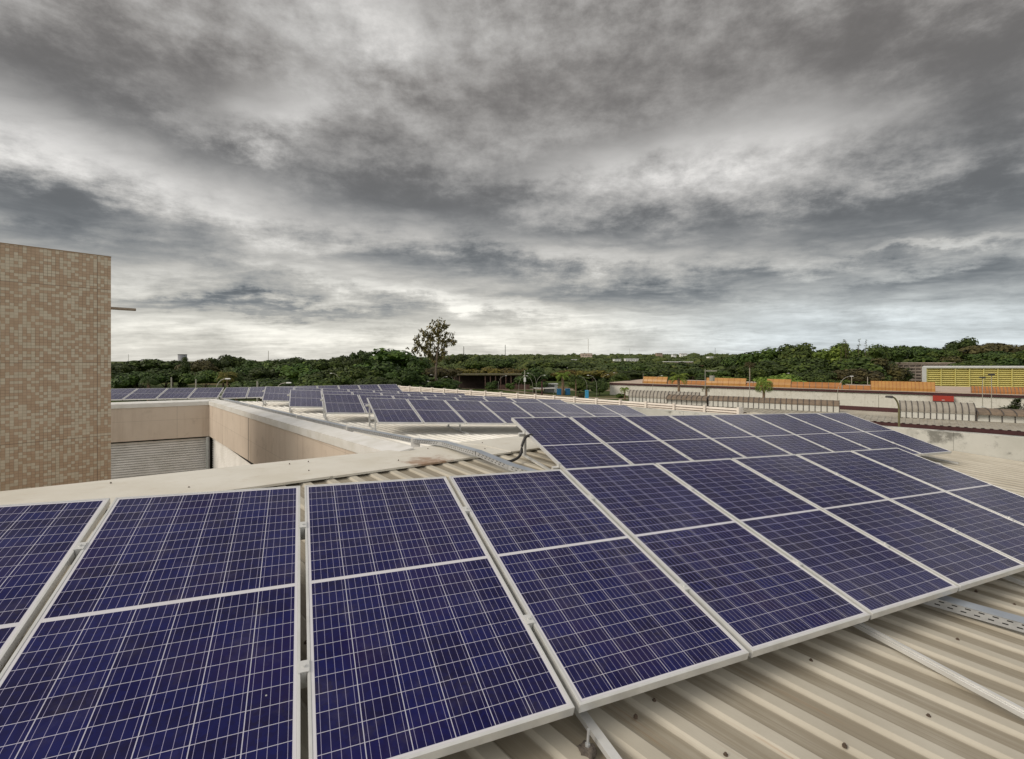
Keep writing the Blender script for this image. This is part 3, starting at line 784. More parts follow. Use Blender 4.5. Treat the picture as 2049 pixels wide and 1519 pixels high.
# ------------------------------------------------------------------ parapet louvre fence and the concrete wall
fence = thing('parapet_fence', 'long cream louvred parapet along the far roof edge', 'fence', V(6.6, 25.6, -2.7))
f0, f1 = Vector((10.5, 21.9)), Vector((-9.7, 40.9)); NP = 18
fd = (f1 - f0).normalized(); fn = Vector((-fd.y, fd.x))
for i in range(NP + 1):
    p = f0.lerp(f1, i / NP)
    mb = MB(); mb.wall(p - fd * .05 + fn * -.05, p + fd * .05 + fn * -.05, H - 2.95, H - 2.20, .19); mb.build('post', fencem, fence)
    if i == NP: break
    q = f0.lerp(f1, (i + 1) / NP)
    mb = MB(); a_, b_ = p + fd * .051, q - fd * .051
    for k in range(4):
        z = H - 2.26 - k * .118
        mb.hexa([(*(a_ + fn * .09), z - .088), (*(b_ + fn * .09), z - .088), (*(b_ + fn * .06), z - .088), (*(a_ + fn * .06), z - .088),
                 (*(a_ + fn * .02), z), (*(b_ + fn * .02), z), (*(b_ - fn * .01), z), (*(a_ - fn * .01), z)])
    mb.wall(a_ - fn * .04, b_ - fn * .04, H - 2.9, H - 2.27, -.01, 1)
    mb.build('louvre_panel', [fencem, mat('slat_gap_shade', (.30, .23, .17), .8)], fence)  # dark brown sheet carries the shade of the slat gaps in its colour
r1 = f0 + Vector((.9, 1.2)) * .75
mb = MB()
for k in range(4):
    z = H - 2.26 - k * .118
    mb.hexa([(*f0, z - .105), (*r1, z - .105), (*(r1 + Vector((-.02, .02))), z - .105), (*(f0 + Vector((-.02, .02))), z - .105), (*(f0 + Vector((-.03, .03))), z), (*(r1 + Vector((-.03, .03))), z), (*(r1 + Vector((-.05, .05))), z), (*(f0 + Vector((-.05, .05))), z)])
mb.build('louvre_panel', fencem, fence)
cw = MB(); q0, q1 = Vector((10.0, 9.9)) + Vector((.731, -.682)) * 9, Vector((10.0, 9.9)) - Vector((.731, -.682)) * 13.5
cw.wall(q1, q0, 3.0, H - 1.57, .22)
tag(cw.build('concrete_wall', concm, bevel=.012), 'weather-stained grey concrete parapet wall at the right edge of the ribbed roof', 'wall')
# ------------------------------------------------------------------ ground
rng = np.random.default_rng(5)
def hill(x, y):
    """terrain height: flat campus, then a long low rise"""
    d = math.hypot(x, y); az_ = math.atan2(x, y)
    rise = max(0, min(1, (d - 260) / 1100)); rise = rise * rise * (3 - 2 * rise)
    side = max(0, min(1, (az_ + .55) / .45))
    dip = 1.7 * max(0, min(1, (x - 28) / 22)) * max(0, min(1, (150 - d) / 25)) * max(0, min(1, (y - 25) / 25))
    return -dip + rise * (-6.0 + 21.5 * side) + (1.2 * math.sin(x / 140) * math.cos(y / 190)) * rise
def ground():
    mb = MB(); rad = [0, 30, 60, 100, 150, 200, 260, 330, 420, 520, 640, 780, 940, 1120, 1350, 1700, 2400, 3600]; na = 72
    pts = {}
    for i, r in enumerate(rad):
        for j in range(na):
            a = 2 * math.pi * j / na; x, y = r * math.sin(a), r * math.cos(a)
            z = hill(x, y) if r < 1700 else hill(x, y) * (.9 if r < 2000 else .4 if r < 3000 else 0)
            pts[i, j] = (x, y, z)
    for i in range(len(rad) - 1):
        for j in range(na):
            k = (j + 1) % na
            if i == 0: mb.face([pts[0, 0], pts[1, k], pts[1, j]])
            else: mb.face([pts[i, j], pts[i, k], pts[i + 1, k], pts[i + 1, j]])
    return tag(mb.build('ground', lawnm, smooth=True), 'grass and bare earth around the campus buildings', kind='structure')
ground()
def strip(name, pts, w, z, m, label):
    mb = MB(); pts = [Vector(p) for p in pts]
    L, Rr = [], []
    for i, p in enumerate(pts):
        d = (pts[min(i + 1, len(pts) - 1)] - pts[max(i - 1, 0)]).normalized(); n = Vector((-d.y, d.x)) * w / 2
        L.append((*(p + n), z)); Rr.append((*(p - n), z))
    for i in range(len(pts) - 1): mb.face([Rr[i], Rr[i + 1], L[i + 1], L[i]])
    return tag(mb.build(name, m), label, kind='structure')
strip('road', [(-60, 168), (-10, 158), (20, 151), (40, 146), (64, 150), (120, 150)], 7, .02, tanroad, 'dusty road crossing the lawn')
strip('path', [(-6, 158), (10, 128), (22, 118), (36, 114)], 3, .024, tanroad, 'worn earth path over the grass')

def at(px, y, zr=None, py=None):
    """world point at depth y seen at image column px (surveyed from the photograph)"""
    return Vector(((px - 1024.5) / 946 * y, y, (H + zr) if zr is not None else (H + (720 - py) / 946 * y)))
def rbox(mb, c, ang, L, W, z0, z1, mi=0):
    """box centred at c (xy), length L along compass angle ang, width W"""
    d = az(ang).xy; n = Vector((-d.y, d.x)); c = Vector((c[0], c[1]))
    P = [c - d * L / 2 + n * -W / 2, c + d * L / 2 + n * -W / 2, c + d * L / 2 + n * W / 2, c - d * L / 2 + n * W / 2]
    return mb.hexa([(*p, z0) for p in P] + [(*p, z1) for p in P], mi)

# ------------------------------------------------------------------ low neighbour with roof monitors
nb = thing('low_annex', 'low grey building with maroon eaves and curved roof monitors beyond the concrete wall', 'building', (28, 36, 0))
ev0, ev1 = Vector((27.7, 36.6)), Vector((44.2, 22.4))                # eave line nearest to us
ed = (ev1 - ev0).normalized(); en = Vector((-ed.y, ed.x))            # en points away from us
ev0 = ev0 - ed * 20
RH = H - 4.75
mb = MB(); mb.wall(ev0, ev1, 0, RH - .32, .3); mb.build('wall', whitem, nb)
mb = MB(); mb.wall(ev0 - en * .06, ev1 - en * .06, RH - .28, RH - .005, .10); mb.build('eave_fascia', maroon, nb)
def roofstrip(o0, o1, z0, z1, ribs, m, name='roof'):
    mb = MB(); L = (ev1 - ev0).length; n = int(L / ribs)
    for i in range(n):
        for f0_, f1_, h0, h1 in ((0, .30, .045, .045), (.30, .42, .045, 0), (.42, .88, 0, 0), (.88, 1, 0, .045)):
            a0, a1 = (i + f0_) / n, (i + f1_) / n
            A, B = ev0.lerp(ev1, a0), ev0.lerp(ev1, a1)
            mb.face([(*(A + en * o0), z0 + h0), (*(B + en * o0), z0 + h1), (*(B + en * o1), z1 + h1), (*(A + en * o1), z1 + h0)], 0,
                    [(0, i + f0_), (0, i + f1_), (4, i + f1_), (4, i + f0_)])
    return mb.build(name, m, nb)
greysheet = mat('weathered_sheet', (.40, .37, .31), .7, var=(.30, .27, .22), vscale=.8)
roofstrip(0.0, 3.6, RH, RH + .10, .42, greysheet)
mb = MB(); mb.wall(ev0 + en * 3.6, ev1 + en * 3.6, RH - .3, RH + .10, .06); mb.build('roof_gap_shade', darkm, nb)  # near-black strip, shade of the gap between the roof strips put into colour
mb = MB(); a_, b_ = ev0 + en * 3.7, ev1 + en * 3.7
mb.hexa([(*a_, RH - .2), (*b_, RH - .2), (*(b_ + en * 3.9), RH - .2), (*(a_ + en * 3.9), RH - .2), (*a_, RH + .12), (*b_, RH + .12), (*(b_ + en * 3.9), RH + .13), (*(a_ + en * 3.9), RH + .13)])
mb.build('roof', mat('pale_flat_roof', (.50, .46, .38), .75, var=(.38, .34, .27), vscale=.5), nb)
mb = MB(); mb.wall(ev0 + en * 7.65, ev1 + en * 7.65, -3, RH + .10, .3); mb.build('wall', whitem, nb)
mb = MB(); mb.wall(ev0 + en * 7.5, ev1 + en * 7.5, RH + .14, RH + .50, .12); mb.build('parapet', maroon, nb)
ef = ev0.lerp(ev1, .62)
mb = MB(); mb.wall(ef + en * 4.3, ev1 + en * 4.3, RH + .13, RH + .20, .15); mb.build('roof_step', greysheet, nb)

def monitor(name, label, p, q, bays, face_h, hood_h, lean, mhood, group, low=False):
    """roof monitor: upright glazing towards us, curved hood leaning back over it"""
    t_ = thing(name, label, 'skylight', (*((Vector(p) + Vector(q)) / 2), RH), group)
    p, q = Vector(p), Vector(q); d = (q - p).normalized(); n = Vector((-d.y, d.x)); L = (q - p).length
    z0 = RH + .14
    g = MB(); g.wall(p, q, z0, z0 + face_h, .06); g.build('glazing', frost, t_)
    ml = MB(); NS = 7
    prof = [(.0, 0), (.02, .12)] if low else []
    if low: prof = [(-.35, .0), (-.30, .14), (.2, .30), (1.0, .38), (1.9, .30)]
    else: prof = [(-.05 + lean * (1 - math.cos(k / NS * 1.35)), hood_h * math.sin(k / NS * 1.35) / math.sin(1.35)) for k in range(NS + 1)]
    hd = MB(); zt = z0 + face_h
    for (o0, h0), (o1, h1) in zip(prof, prof[1:]):
        A, B = p + n * o0, q + n * o0; C, D = q + n * o1, p + n * o1
        hd.face([(*A, zt + h0), (*B, zt + h0), (*C, zt + h1), (*D, zt + h1)])
        hd.face([(*A, zt + h0 - .04), (*D, zt + h1 - .04), (*C, zt + h1 - .04), (*B, zt + h0 - .04)])
    hd.build('hood', mhood, t_)
    for k in range(bays + 1):
        c = p.lerp(q, k / bays) - n * .03
        r_ = MB(); r_.wall(c - d * .03, c + d * .03, z0, zt, .03)
        for (o0, h0), (o1, h1) in zip(prof, prof[1:]):
            a_, b_ = c + n * (o0 - .0), c + n * (o1 - .0)
            r_.beam((*a_, zt + h0 + .015), (*b_, zt + h1 + .015), .05, .04, (-n.x, -n.y, 1))
        r_.build('rib', dkpole, t_)
    o1, h1 = prof[-1]
    e_ = MB()
    for P_, s_ in ((p, 1), (q, -1)):
        pts = [(*(P_ + n * o + d * .01 * s_), zt + h) for o, h in prof] + [(*(P_ + n * o1 + d * .01 * s_), z0), (*(P_ + n * .06 + d * .01 * s_), z0)]
        e_.face(pts)
    e_.build('end_panel', mhood, t_)
    bk = MB(); bk.wall(p + n * (o1 - .02), q + n * (o1 - .02), z0, zt + h1 - .02, .04); bk.build('back_panel', mhood, t_)
GM = 'roof monitors on the low annex'
monitor('roof_monitor', 'tall curved grey roof monitor with white glazing, just right of the dark lamp', (31.2, 38.0), (34.9, 35.6), 12, .52, .78, .8, greyshed, GM)
monitor('roof_monitor', 'low dark-hooded roof monitor at the right edge of the photo', (34.95, 35.55), (44.0, 29.6), 16, .55, .2, .5, brownshed, GM, low=True)
monitor('roof_monitor', 'long brown-hooded roof monitor in the middle of the annex roof', (19.6, 47.2), (28.6, 41.3), 24, .58, .42, .9, brownshed, GM)
monitor('roof_monitor', 'dark low-hooded roof monitor partly behind the cream parapet', (16.2, 49.4), (19.5, 47.25), 8, .55, .2, .5, brownshed, GM, low=True)
monitor('roof_monitor', 'wide grey curved roof monitor left of the brown-hooded one, behind the cream parapet', (13.0, 52.6), (19.2, 48.6), 19, .50, .72, .9, greyshed, GM)

# ------------------------------------------------------------------ long white building with orange roof lights
wb = thing('long_white_building', 'long low white building with maroon fascia crossing the middle distance', 'building', (60, 106, 0))
w0, w1 = Vector((26.9, 130.0)), Vector((150.0, 41.4)); wd = (w1 - w0).normalized(); wn = Vector((-wd.y, wd.x)); WT = H - 6.2
mb = MB(); mb.wall(w0, w1, -3, WT - .62, 28); mb.build('wall', whitem, wb)
mb = MB(); mb.wall(w0 - wn * .25, w1 - wn * .25, WT - .60, WT - .13, 28.2); mb.build('fascia', maroon, wb)
mb = MB(); mb.wall(w0 - wn * .35 - wd * .1, w1 - wn * .35, WT - .12, WT, 28.6); mb.build('roof', mat('dusty_roof_edge', (.52, .42, .34), .8, var=(.44, .34, .27), vscale=.3), wb)
def roof_light(px0, px1, h, m, label, lean=.9, bays=None):
    """orange sheet roof light on the white building's roof, set 1.2 m back from the edge"""
    def hit(px):
        k = (px - 1024.5) / 946; o = w0 + wn * .5
        t = (k * o.y - o.x) / (wd.x - k * wd.y); return o + wd * t
    p, q = hit(px0), hit(px1)
    t_ = thing('roof_light', label, 'roof light', (*((p + q) / 2), WT), 'orange roof lights on the white building')
    mb = MB(); ib = MB(); n = bays or max(3, int((q - p).length / 1.15))
    prof = [(0, 0), (.0, .3 * h), (.25 * lean, .6 * h), (.8 * lean, h)]
    for (o0, h0), (o1, h1) in zip(prof, prof[1:]):
        A, B, C, D = p + wn * o0, q + wn * o0, q + wn * o1, p + wn * o1
        mb.face([(*A, WT + h0), (*B, WT + h0), (*C, WT + h1), (*D, WT + h1)])
    mb.wall(p + wn * .8 * lean, q + wn * .8 * lean, WT + .01, WT + h - .02, .05)
    mb.build('sheet', m, t_)
    for k in range(n + 1):
        c = p.lerp(q, k / n)
        for (o0, h0), (o1, h1) in zip(prof, prof[1:]):
            a_, b_ = c + wn * o0, c + wn * o1
            ib.beam((*a_, WT + h0 + .02), (*b_, WT + h1 + .02), .09, .06, (-wn.x, -wn.y, .6))
    ib.build('glazing_bars', orange_dk if m is orange else brownshed, t_)
roof_light(1286, 1334, 1.75, orange, 'bright orange raised roof light nearest the left end of the white building')
roof_light(1336, 1412, .95, orange_dk, 'low rust-orange roof light behind the tall palm')
roof_light(1413, 1492, 1.80, orange, 'bright orange raised roof light between the palm and the tall mast')
roof_light(1493, 1534, .80, orange_dk, 'low rust-orange roof light left of the drooping palm')
roof_light(1535, 1582, 1.80, orange, 'short bright orange raised roof light right of the drooping palm')
roof_light(1583, 1684, 1.30, orange_dk, 'long rust-orange roof light between two raised ones, below the big dark trees')
roof_light(1686, 1742, .85, orange_dk, 'low rust-orange roof light beside two thin white poles')
roof_light(1743, 1871, 1.85, orange, 'long bright orange raised roof light in front of the yellow building', bays=17)
roof_light(1944, 2110, 1.25, orange_dk, 'rust-orange roof light at the right edge before the yellow building', bays=22)
def wall_hit(px, off=-.3):
    k = (px - 1024.5) / 946; o = w0 + wn * off
    t = (k * o.y - o.x) / (wd.x - k * wd.y); return o + wd * t
p, q = wall_hit(1866), wall_hit(1907)
rc = thing('red_canopy', 'red boxed canopy fixed to the long white wall', 'canopy', (*((p + q) / 2), WT - 2))
mb = MB(); mb.wall(p, q, WT - 1.62, WT - .64, -.9); mb.build('canopy_box', redm, rc)
mb = MB(); mb.wall(p - wn * .02, q - wn * .02, WT - 1.80, WT - 1.625, -.9); mb.build('canopy_edge', maroon, rc)
mb = MB(); mb.wall(p.lerp(q, .42) - wn * .905, p.lerp(q, .56) - wn * .905, WT - 1.45, WT - 1.36, -.03); mb.build('canopy_light', lampw, rc)

# ------------------------------------------------------------------ yellow louvred block and the pink block
yb = thing('yellow_louvred_building', 'large yellow louvred building with a white frame', 'building', (160, 158, 0))
Y0 = 150.0; x0, x1 = .865 * Y0, 1.30 * Y0; zt = H - 2.2
def block(xa, ya, xb, yb_, z0, z1, sk):
    m_ = MB(); m_.hexa([(xa, ya, z0), (xb, ya, z0), (xb + sk * (yb_ - ya), yb_, z0), (xa + sk * (yb_ - ya), yb_, z0), (xa, ya, z1), (xb, ya, z1), (xb + sk * (yb_ - ya), yb_, z1), (xa + sk * (yb_ - ya), yb_, z1)]); return m_
mb = block(x0 + 1.45, Y0 + .5, x1, Y0 + 20, -1, zt - .46, .9); mb.build('wall', yellowdk, yb)
mb = block(x0, Y0 - .4, x1, Y0 + 20.2, zt - .45, zt, .9); mb.build('roof', capm, yb)
mb = block(x0, Y0 - .4, x0 + 1.4, Y0 + 19.9, -1, zt - .46, .9); mb.build('end_frame', capm, yb)
mb = MB(); z = .4
while z < zt - .6:
    mb.hexa([(x0 + 1.45, Y0 - .1, z), (x1, Y0 - .1, z), (x1, Y0 + .0, z), (x0 + 1.45, Y0 + .0, z), (x0 + 1.45, Y0 + .16, z + .34), (x1, Y0 + .16, z + .34), (x1, Y0 + .22, z + .34), (x0 + 1.45, Y0 + .22, z + .34)]); z += .62
mb.build('louvre', yellowm, yb)
for k in range(16):
    x = x0 + 1.6 + k * 4.5
    mb = MB(); mb.box((x, Y0 - .22, 0), (x + .28, Y0 - .12, zt - .47)); mb.build('louvre_post', yellowlt, yb)
pb = thing('pink_office_block', 'pale pink four-storey block with dark window bands behind the yellow building', 'building', (172, 210, 0))
Y1 = 205.0; x0, x1 = .775 * Y1, 1.06 * Y1
for k in range(6):
    z = H - 1.6 - k * 1.33
    mb = block(x0, Y1, x1, Y1 + 12, z - .85, z, .85); mb.build('spandrel', pinkm, pb)
    mb = block(x0 + .5, Y1 + .5, x1 - .3, Y1 + 11.5, z - 1.329, z - .851, .85); mb.build('window_band', darkm, pb)
for k in range(22):
    x = x0 + .5 + k * 2.6
    mb = MB(); mb.box((x, Y1 + .1, 0), (x + .3, Y1 + .45, H - 2.5)); mb.build('column', pinkm, pb)
mb = block(x0 - .5, Y1 - .6, x1 + .5, Y1 + 12.5, H - 1.596, H - 1.3, .85); mb.build('roof', pinkm, pb)

# ------------------------------------------------------------------ overgrown open shed across the lawn, kiosk, tanks
rs = thing('open_shed', 'long dark open-sided shed with an overgrown roof and rusty pink columns', 'building', (-8, 158, 0))
Yr = 152.0; xl, xr = (905 - 1024.5) / 946 * Yr, (1060 - 1024.5) / 946 * Yr
mb = MB(); mb.box((xl, Yr + 7.5, 0), (xr, Yr + 8, 4.6)); mb.build('back_wall', mat('dark_brick', (.06, .04, .035), .9, var=(.035, .025, .02), vscale=.8), rs)
mb = MB(); mb.box((xl - .4, Yr - .4, 4.62), (xr + .4, Yr + 8.2, 4.95)); mb.build('roof', mat('mossy_roof', (.085, .085, .03), .9, var=(.14, .115, .07), vscale=.9), rs)
colm = mat('rusty_column', (.17, .10, .08), .85, var=(.10, .065, .05), vscale=2)
for i in range(15):
    x = xl + (xr - xl) * (i + .3) / 15
    if 1 < i < 6: continue
    mb = MB(); mb.box((x, Yr, 0), (x + .25, Yr + .25, 4.61)); mb.build('column', colm, rs)
mb = MB(); mb.box((xl + 15, Yr + 1.2, 0), (xr, Yr + 1.4, 1.5)); mb.build('low_wall', colm, rs)
ks = thing('kiosk', 'small grey sheet-metal kiosk on the lawn behind the blue tanks', 'kiosk', at(1101, 140, py=782))
c = at(1101, 140, -H); mb = MB(); mb.box((c.x - 1.8, 138.5, 0), (c.x + 1.1, 141.5, 2.4)); mb.build('wall', mat('grey_sheet', (.22, .22, .21), .6, var=(.16, .16, .15), vscale=1), ks)
mb = MB(); mb.box((c.x + 1.12, 138.5, 0), (c.x + 2.0, 141.5, 2.4)); mb.build('door', lampw, ks)
mb = MB(); mb.box((c.x - 2.2, 138.0, 2.402), (c.x + 2.2, 142, 2.55)); mb.build('roof', capm, ks)
c = at(1090, 133, -H); bs = thing('bus_shelter', 'low shelter with a flat white slab roof in front of the kiosk', 'shelter', (c.x, 133, 0))
mb = MB(); mb.box((c.x - 3.1, 131.8, 1.55), (c.x + 2.9, 134.2, 1.72)); mb.build('roof', capm, bs)
for dx in (-2.6, 2.4):
    mb = MB(); mb.box((c.x + dx, 132.9, 0), (c.x + dx + .16, 133.06, 1.549)); mb.build('post', polem, bs)
def tank(px0, px1, py0, y, m, label, name, cat):
    a, b = at(px0, y, -H), at(px1, y, -H); t_ = thing(name, label, cat, ((a.x + b.x) / 2, y, 0)); h = H + (720 - py0) / 946 * y
    mb = MB(); mb.box((a.x, y, 0), (b.x, y + 1.4, h - .12)); mb.build('tank_body', m, t_, bevel=.05)
    mb = MB(); mb.box((a.x - .05, y - .05, h - .118), (b.x + .05, y + 1.45, h)); mb.build('lid', m, t_, bevel=.02)
tank(1115, 1127, 778.5, 129, bluem, 'wide dark blue tank left of the palm trunk', 'water_tank', 'tank')
tank(1131.5, 1141, 778, 129.5, bluem, 'narrow dark blue tank right of the palm trunk', 'water_tank', 'tank')
tank(1172.5, 1178, 781.5, 110, ltblue, 'upright light blue box by the cream parapet', 'portable_toilet', 'toilet')

# ------------------------------------------------------------------ lamps, poles, masts
def arc(base, top, dirx, reach, rise):
    pts = [Vector((base.x, base.y, -2)), Vector((base.x, base.y, top - rise))]
    for k in range(1, 9):
        t = k / 8 * math.pi / 2
        pts.append(Vector((base.x + dirx * reach * (1 - math.cos(t)), base.y, top - rise + rise * math.sin(t))))
    return pts
def lamp(px, ptop, y, arms, label, m=None, reach=1.9, rise=2.6, r=.042, head=True, group='curved street lamps on the campus'):
    b = at(px, y, -H); top = H + (720 - ptop) / 946 * y
    t_ = thing('street_lamp', label, 'street lamp', (b.x, y, 0), group)
    for k, sgn in enumerate(arms):
        mb = MB(); pts = arc(b + Vector((0, .0 + .12 * k, 0)), top - (.0 if k == 0 else .5), sgn, reach, rise)
        mb.tube(pts, [r] * 2 + [r * .8] * 8, 6); mb.build('pole', m or polem, t_, smooth=True)
        if head:
            e_ = pts[-1]; hb = MB(); hb.hexa([(e_.x + sgn * u, e_.y + v, e_.z + w) for (u, v, w) in ((-.05, -.12, -.06), (.42, -.10, -.04), (.42, .10, -.04), (-.05, .12, -.06), (-.05, -.09, .06), (.38, -.06, .05), (.38, .06, .05), (-.05, .09, .06))])
            hb.build('lamp_head', m or lampw, t_, bevel=.02)
lamp(878, 750, 126, (-1, 1), 'double-armed curved street lamp below the tall eucalypt')
lamp(873, 763, 120, (-1,), 'leaning single-armed street lamp just left of the double one')
lamp(909, 751, 130, (-1,), 'single-armed street lamp in front of the dark end of the open shed')
lamp(997, 752, 128, (1,), 'single-armed street lamp at the right part of the open shed')
lamp(1038, 752, 122, (1,), 'single-armed street lamp left of the white box pole')
lamp(1066, 752, 116, (-1,), 'single-armed street lamp beside the big double one')
lamp(1073, 747, 118, (-1, 1), 'tall double-armed street lamp in front of the dark bushy tree')
lamp(1194, 751, 112, (-1,), 'tall single-armed street lamp right of the light blue box')
lamp(1174.5, 754, 132, (-1,), 'thin single-armed street lamp behind the light blue box', r=.055)
lamp(1203.5, 750, 150, (1,), 'single-armed street lamp arching right toward the yellowing trees')
lamp(1241, 746, 160, (-1,), 'single-armed street lamp behind the end of the white building')
lamp(1306, 752, 108, (1,), 'single-armed street lamp before the first orange roof light')
lamp(1562, 747, 125, (1,), 'small single-armed street lamp behind the short orange roof light')
lamp(1676, 753, 70, (1,), 'tall single-armed street lamp in front of the white wall')
lamp(1899, 727, 190, (1,), 'distant street lamp above the yellow building', r=.09)
lamp(432, 758, 46, (1,), 'white-headed street lamp peeping over the row behind the tower', r=.05, reach=1.0, rise=1.2)
lamp(556, 766, 46, (1,), 'white-headed street lamp peeping over the farthest row of panels', r=.05, reach=.9, rise=.5)
lamp(682, 747, 100, (-1,), 'slender street lamp in front of the dense left trees')
# the dark-headed lamp beside our roof
b = at(1799, 25, -H); top = H - 1.95
t_ = thing('street_lamp', 'near street lamp with a dark head and curved olive pole rising behind the concrete wall', 'street lamp', (b.x, 25, 0), 'curved street lamps on the campus')
mb = MB(); pts = arc(b, top, -1, .42, .75); mb.tube(pts, [.05] * 2 + [.04] * 8, 10); mb.build('pole', mat('olive_pole', (.20, .18, .09), .5, .2), t_, smooth=True)
e_ = pts[-1]; mb = MB(); mb.hexa([(e_.x + u, e_.y + v, e_.z + w) for (u, v, w) in ((-.26, -.10, -.05), (.05, -.08, -.09), (.05, .08, -.09), (-.26, .10, -.05), (-.24, -.07, .05), (.05, -.05, .05), (.05, .05, .05), (-.24, .07, .05))]); mb.build('lamp_head', dkpole, t_, bevel=.015)

def pole(px, ptop, y, r, label, name='utility_pole', cat='pole', m=None, extra=None, group=None):
    b = at(px, y, -H); top = H + (720 - ptop) / 946 * y
    t_ = thing(name, label, cat, (b.x, y, 0), group)
    mb = MB(); mb.tube([(b.x, y, -2), (b.x, y, top)], [r, r * .75], 8); mb.build('shaft', m or polem, t_)
    if extra == 'box':
        mb = MB(); z = H + (720 - 764) / 946 * y; mb.box((b.x - .25, y - .25, z), (b.x + .25, y + .25, z + 1.0)); mb.build('meter_box', lampw, t_)
    if extra == 'cross':
        mb = MB(); mb.box((b.x + .1, y - .06, top - .35), (b.x + 1.5, y + .06, top - .2)); mb.build('cross_arm', polem, t_)
        mb = MB(); mb.tube([(b.x + .9, y, top - 1.6), (b.x + .9, y, top - .9)], .32, 10); mb.build('transformer', polem, t_)
    if extra == 'head':
        mb = MB(); mb.box((b.x - .3, y - .2, top - .02), (b.x + .3, y + .2, top + .22)); mb.build('lamp_head', dkpole, t_)
    return t_
pole(1050, 741, 112, .13, 'straight white pole with a meter box on the lawn', extra='box')
pole(1411, 738, 62, .055, 'tall pale pole with a cross arm and transformer near the white building', extra='cross')
pole(1500, 737, 78, .07, 'tall thin white pole among the fan palms')
pole(1287, 747, 125, .05, 'short thin pole behind the first orange roof light')
pole(1704, 754, 110, .09, 'white pole, left one of the pair under the big trees')
pole(1736, 754, 112, .09, 'white pole, right one of the pair under the big trees')
pole(1757, 752, 120, .06, 'thin leaning pole before the pink block')
pole(1966, 757, 68, .055, 'white lamp pole carrying the small emblem, right of the red canopy', extra='head')
pole(1984, 751, 66, .05, 'dark-topped lamp pole rightmost before the white wall', extra='head')
pole(1758, 790, 68, .045, 'thin grey pipe standing against the white wall')
pole(343, 755, 46, .075, 'pale concrete post, left one of two above the row behind the tower')
pole(392, 759, 46, .075, 'pale concrete post, right one of two above the row behind the tower')
pole(515, 763, 46, .10, 'stout pale concrete post behind the farthest row of panels')
pole(537, 702, 700, .45, 'distant chimney-like mast over the left treeline', 'mast', 'mast')
pole(257, 709, 650, .25, 'thin distant mast just right of the tiled tower', 'mast', 'mast')
pole(928, 693, 500, .40, 'distant lattice mast right of the eucalypt', 'mast', 'mast', dkpole)
pole(1011, 690, 520, .38, 'distant radio mast over the centre treeline', 'mast', 'mast', dkpole)
pole(1431, 696, 700, .30, 'distant telephone mast left of the right-hand forest', 'mast', 'mast', dkpole)
pole(1260, 697, 800, .25, 'faint distant mast on the hill above the white houses', 'mast', 'mast', polem)
# emblem plate of white petals on the pole by the white wall
em = thing('emblem_sign', 'small white four-petal emblem on the lamp pole by the white wall', 'sign', at(1966, 67.7, py=818))
c = at(1966, 67.7, py=818); mb = MB()
for sx in (-1, 1):
    for sz in (-1, 1):
        for k in range(3):
            a_ = .35 + k * .42; mb.box((c.x + sx * .32 * math.cos(a_) - .075, c.y - .02, c.z + sz * .34 * math.sin(a_) - .06), (c.x + sx * .32 * math.cos(a_) + .06, c.y + .02, c.z + sz * .34 * math.sin(a_) + .06))
mb.build('petals', lampw, em)
# red-brown post
pole(1084.5, 763, 112, .22, 'short thick maroon post on the lawn left of the palms', 'gate_post', 'post', maroon)

# ------------------------------------------------------------------ far houses on the rise
HS = []
def house(px, py_top, y, wpx, hpx, m, mr, label, name='distant_house', cat='house', depth=10):
    a, b = at(px - wpx / 2, y, py=py_top), at(px + wpx / 2, y, py=py_top); zb = a.z - hpx / 946 * y
    HS.append((math.atan2(a.x, y) - .004, math.atan2(b.x, y) + .004, math.hypot(a.x, y), zb))
    t_ = thing(name, label, cat, ((a.x + b.x) / 2, y, min(zb, hill((a.x + b.x) / 2, y))))
    g = min(hill(a.x, y), hill(b.x, y)) - 1
    mb = MB(); mb.box((a.x, y, min(g, zb)), (b.x, y + depth, a.z - .4)); mb.build('wall', m, t_)
    mb = MB(); mb.box((a.x - .4, y - .4, a.z - .398), (b.x + .4, y + depth + .4, a.z)); mb.build('roof', mr, t_)
    n = max(2, int(wpx / 3)); mb = MB()
    for k in range(n):
        x = a.x + (b.x - a.x) * (k + .3) / n; mb.box((x, y - .08, zb + .35 * (a.z - zb)), (x + (b.x - a.x) / n * .4, y - .02, zb + .65 * (a.z - zb)))
    mb.build('window', darkm, t_)
wht = mat('white_house_wall', (.88, .88, .87), .7, var=(.80, .80, .79), vscale=.2)
tile = mat('clay_tile_roof', (.28, .13, .08), .8, var=(.22, .10, .06), vscale=.5)
house(1236, 718.5, 620, 13, 5, wht, wht, 'white flat-roofed house on the rise, left of a wider one')
house(1265, 717.5, 640, 26, 6.5, wht, wht, 'wide bright white house on the wooded rise')
house(1350, 709.5, 800, 6.5, 5, wht, wht, 'small white tower-like house high on the rise')
house(1369, 707.5, 820, 12, 4, wht, tile, 'white house with a brown roof on the skyline')
house(1320, 706.5, 850, 11, 3.5, mat('brown_house_wall', (.34, .26, .2), .8), tile, 'rust-roofed house on the skyline over the white ones')
house(1423, 713.5, 700, 8, 4, wht, wht, 'small white house behind the transformer pole')
house(1433, 720, 560, 9, 7, wht, wht, 'white cube house at the foot of the right-hand forest')
house(1150, 719, 640, 9, 2.5, wht, wht, 'pale low house on the centre rise')
house(1131, 736, 330, 15, 2.5, pinkm, wht, 'flat beige roof showing among the trees behind the palms')
house(1360, 723.5, 420, 52, 3.0, pinkm, wht, 'long pale viaduct-like block in the woods')
house(1400, 731, 330, 12, 5, tile, tile, 'brick-red building end in the woods', depth=6)
house(1174, 707, 900, 22, 8, pinkm, pinkm, 'pink cathedral-like block under the spire', 'distant_church', 'church')
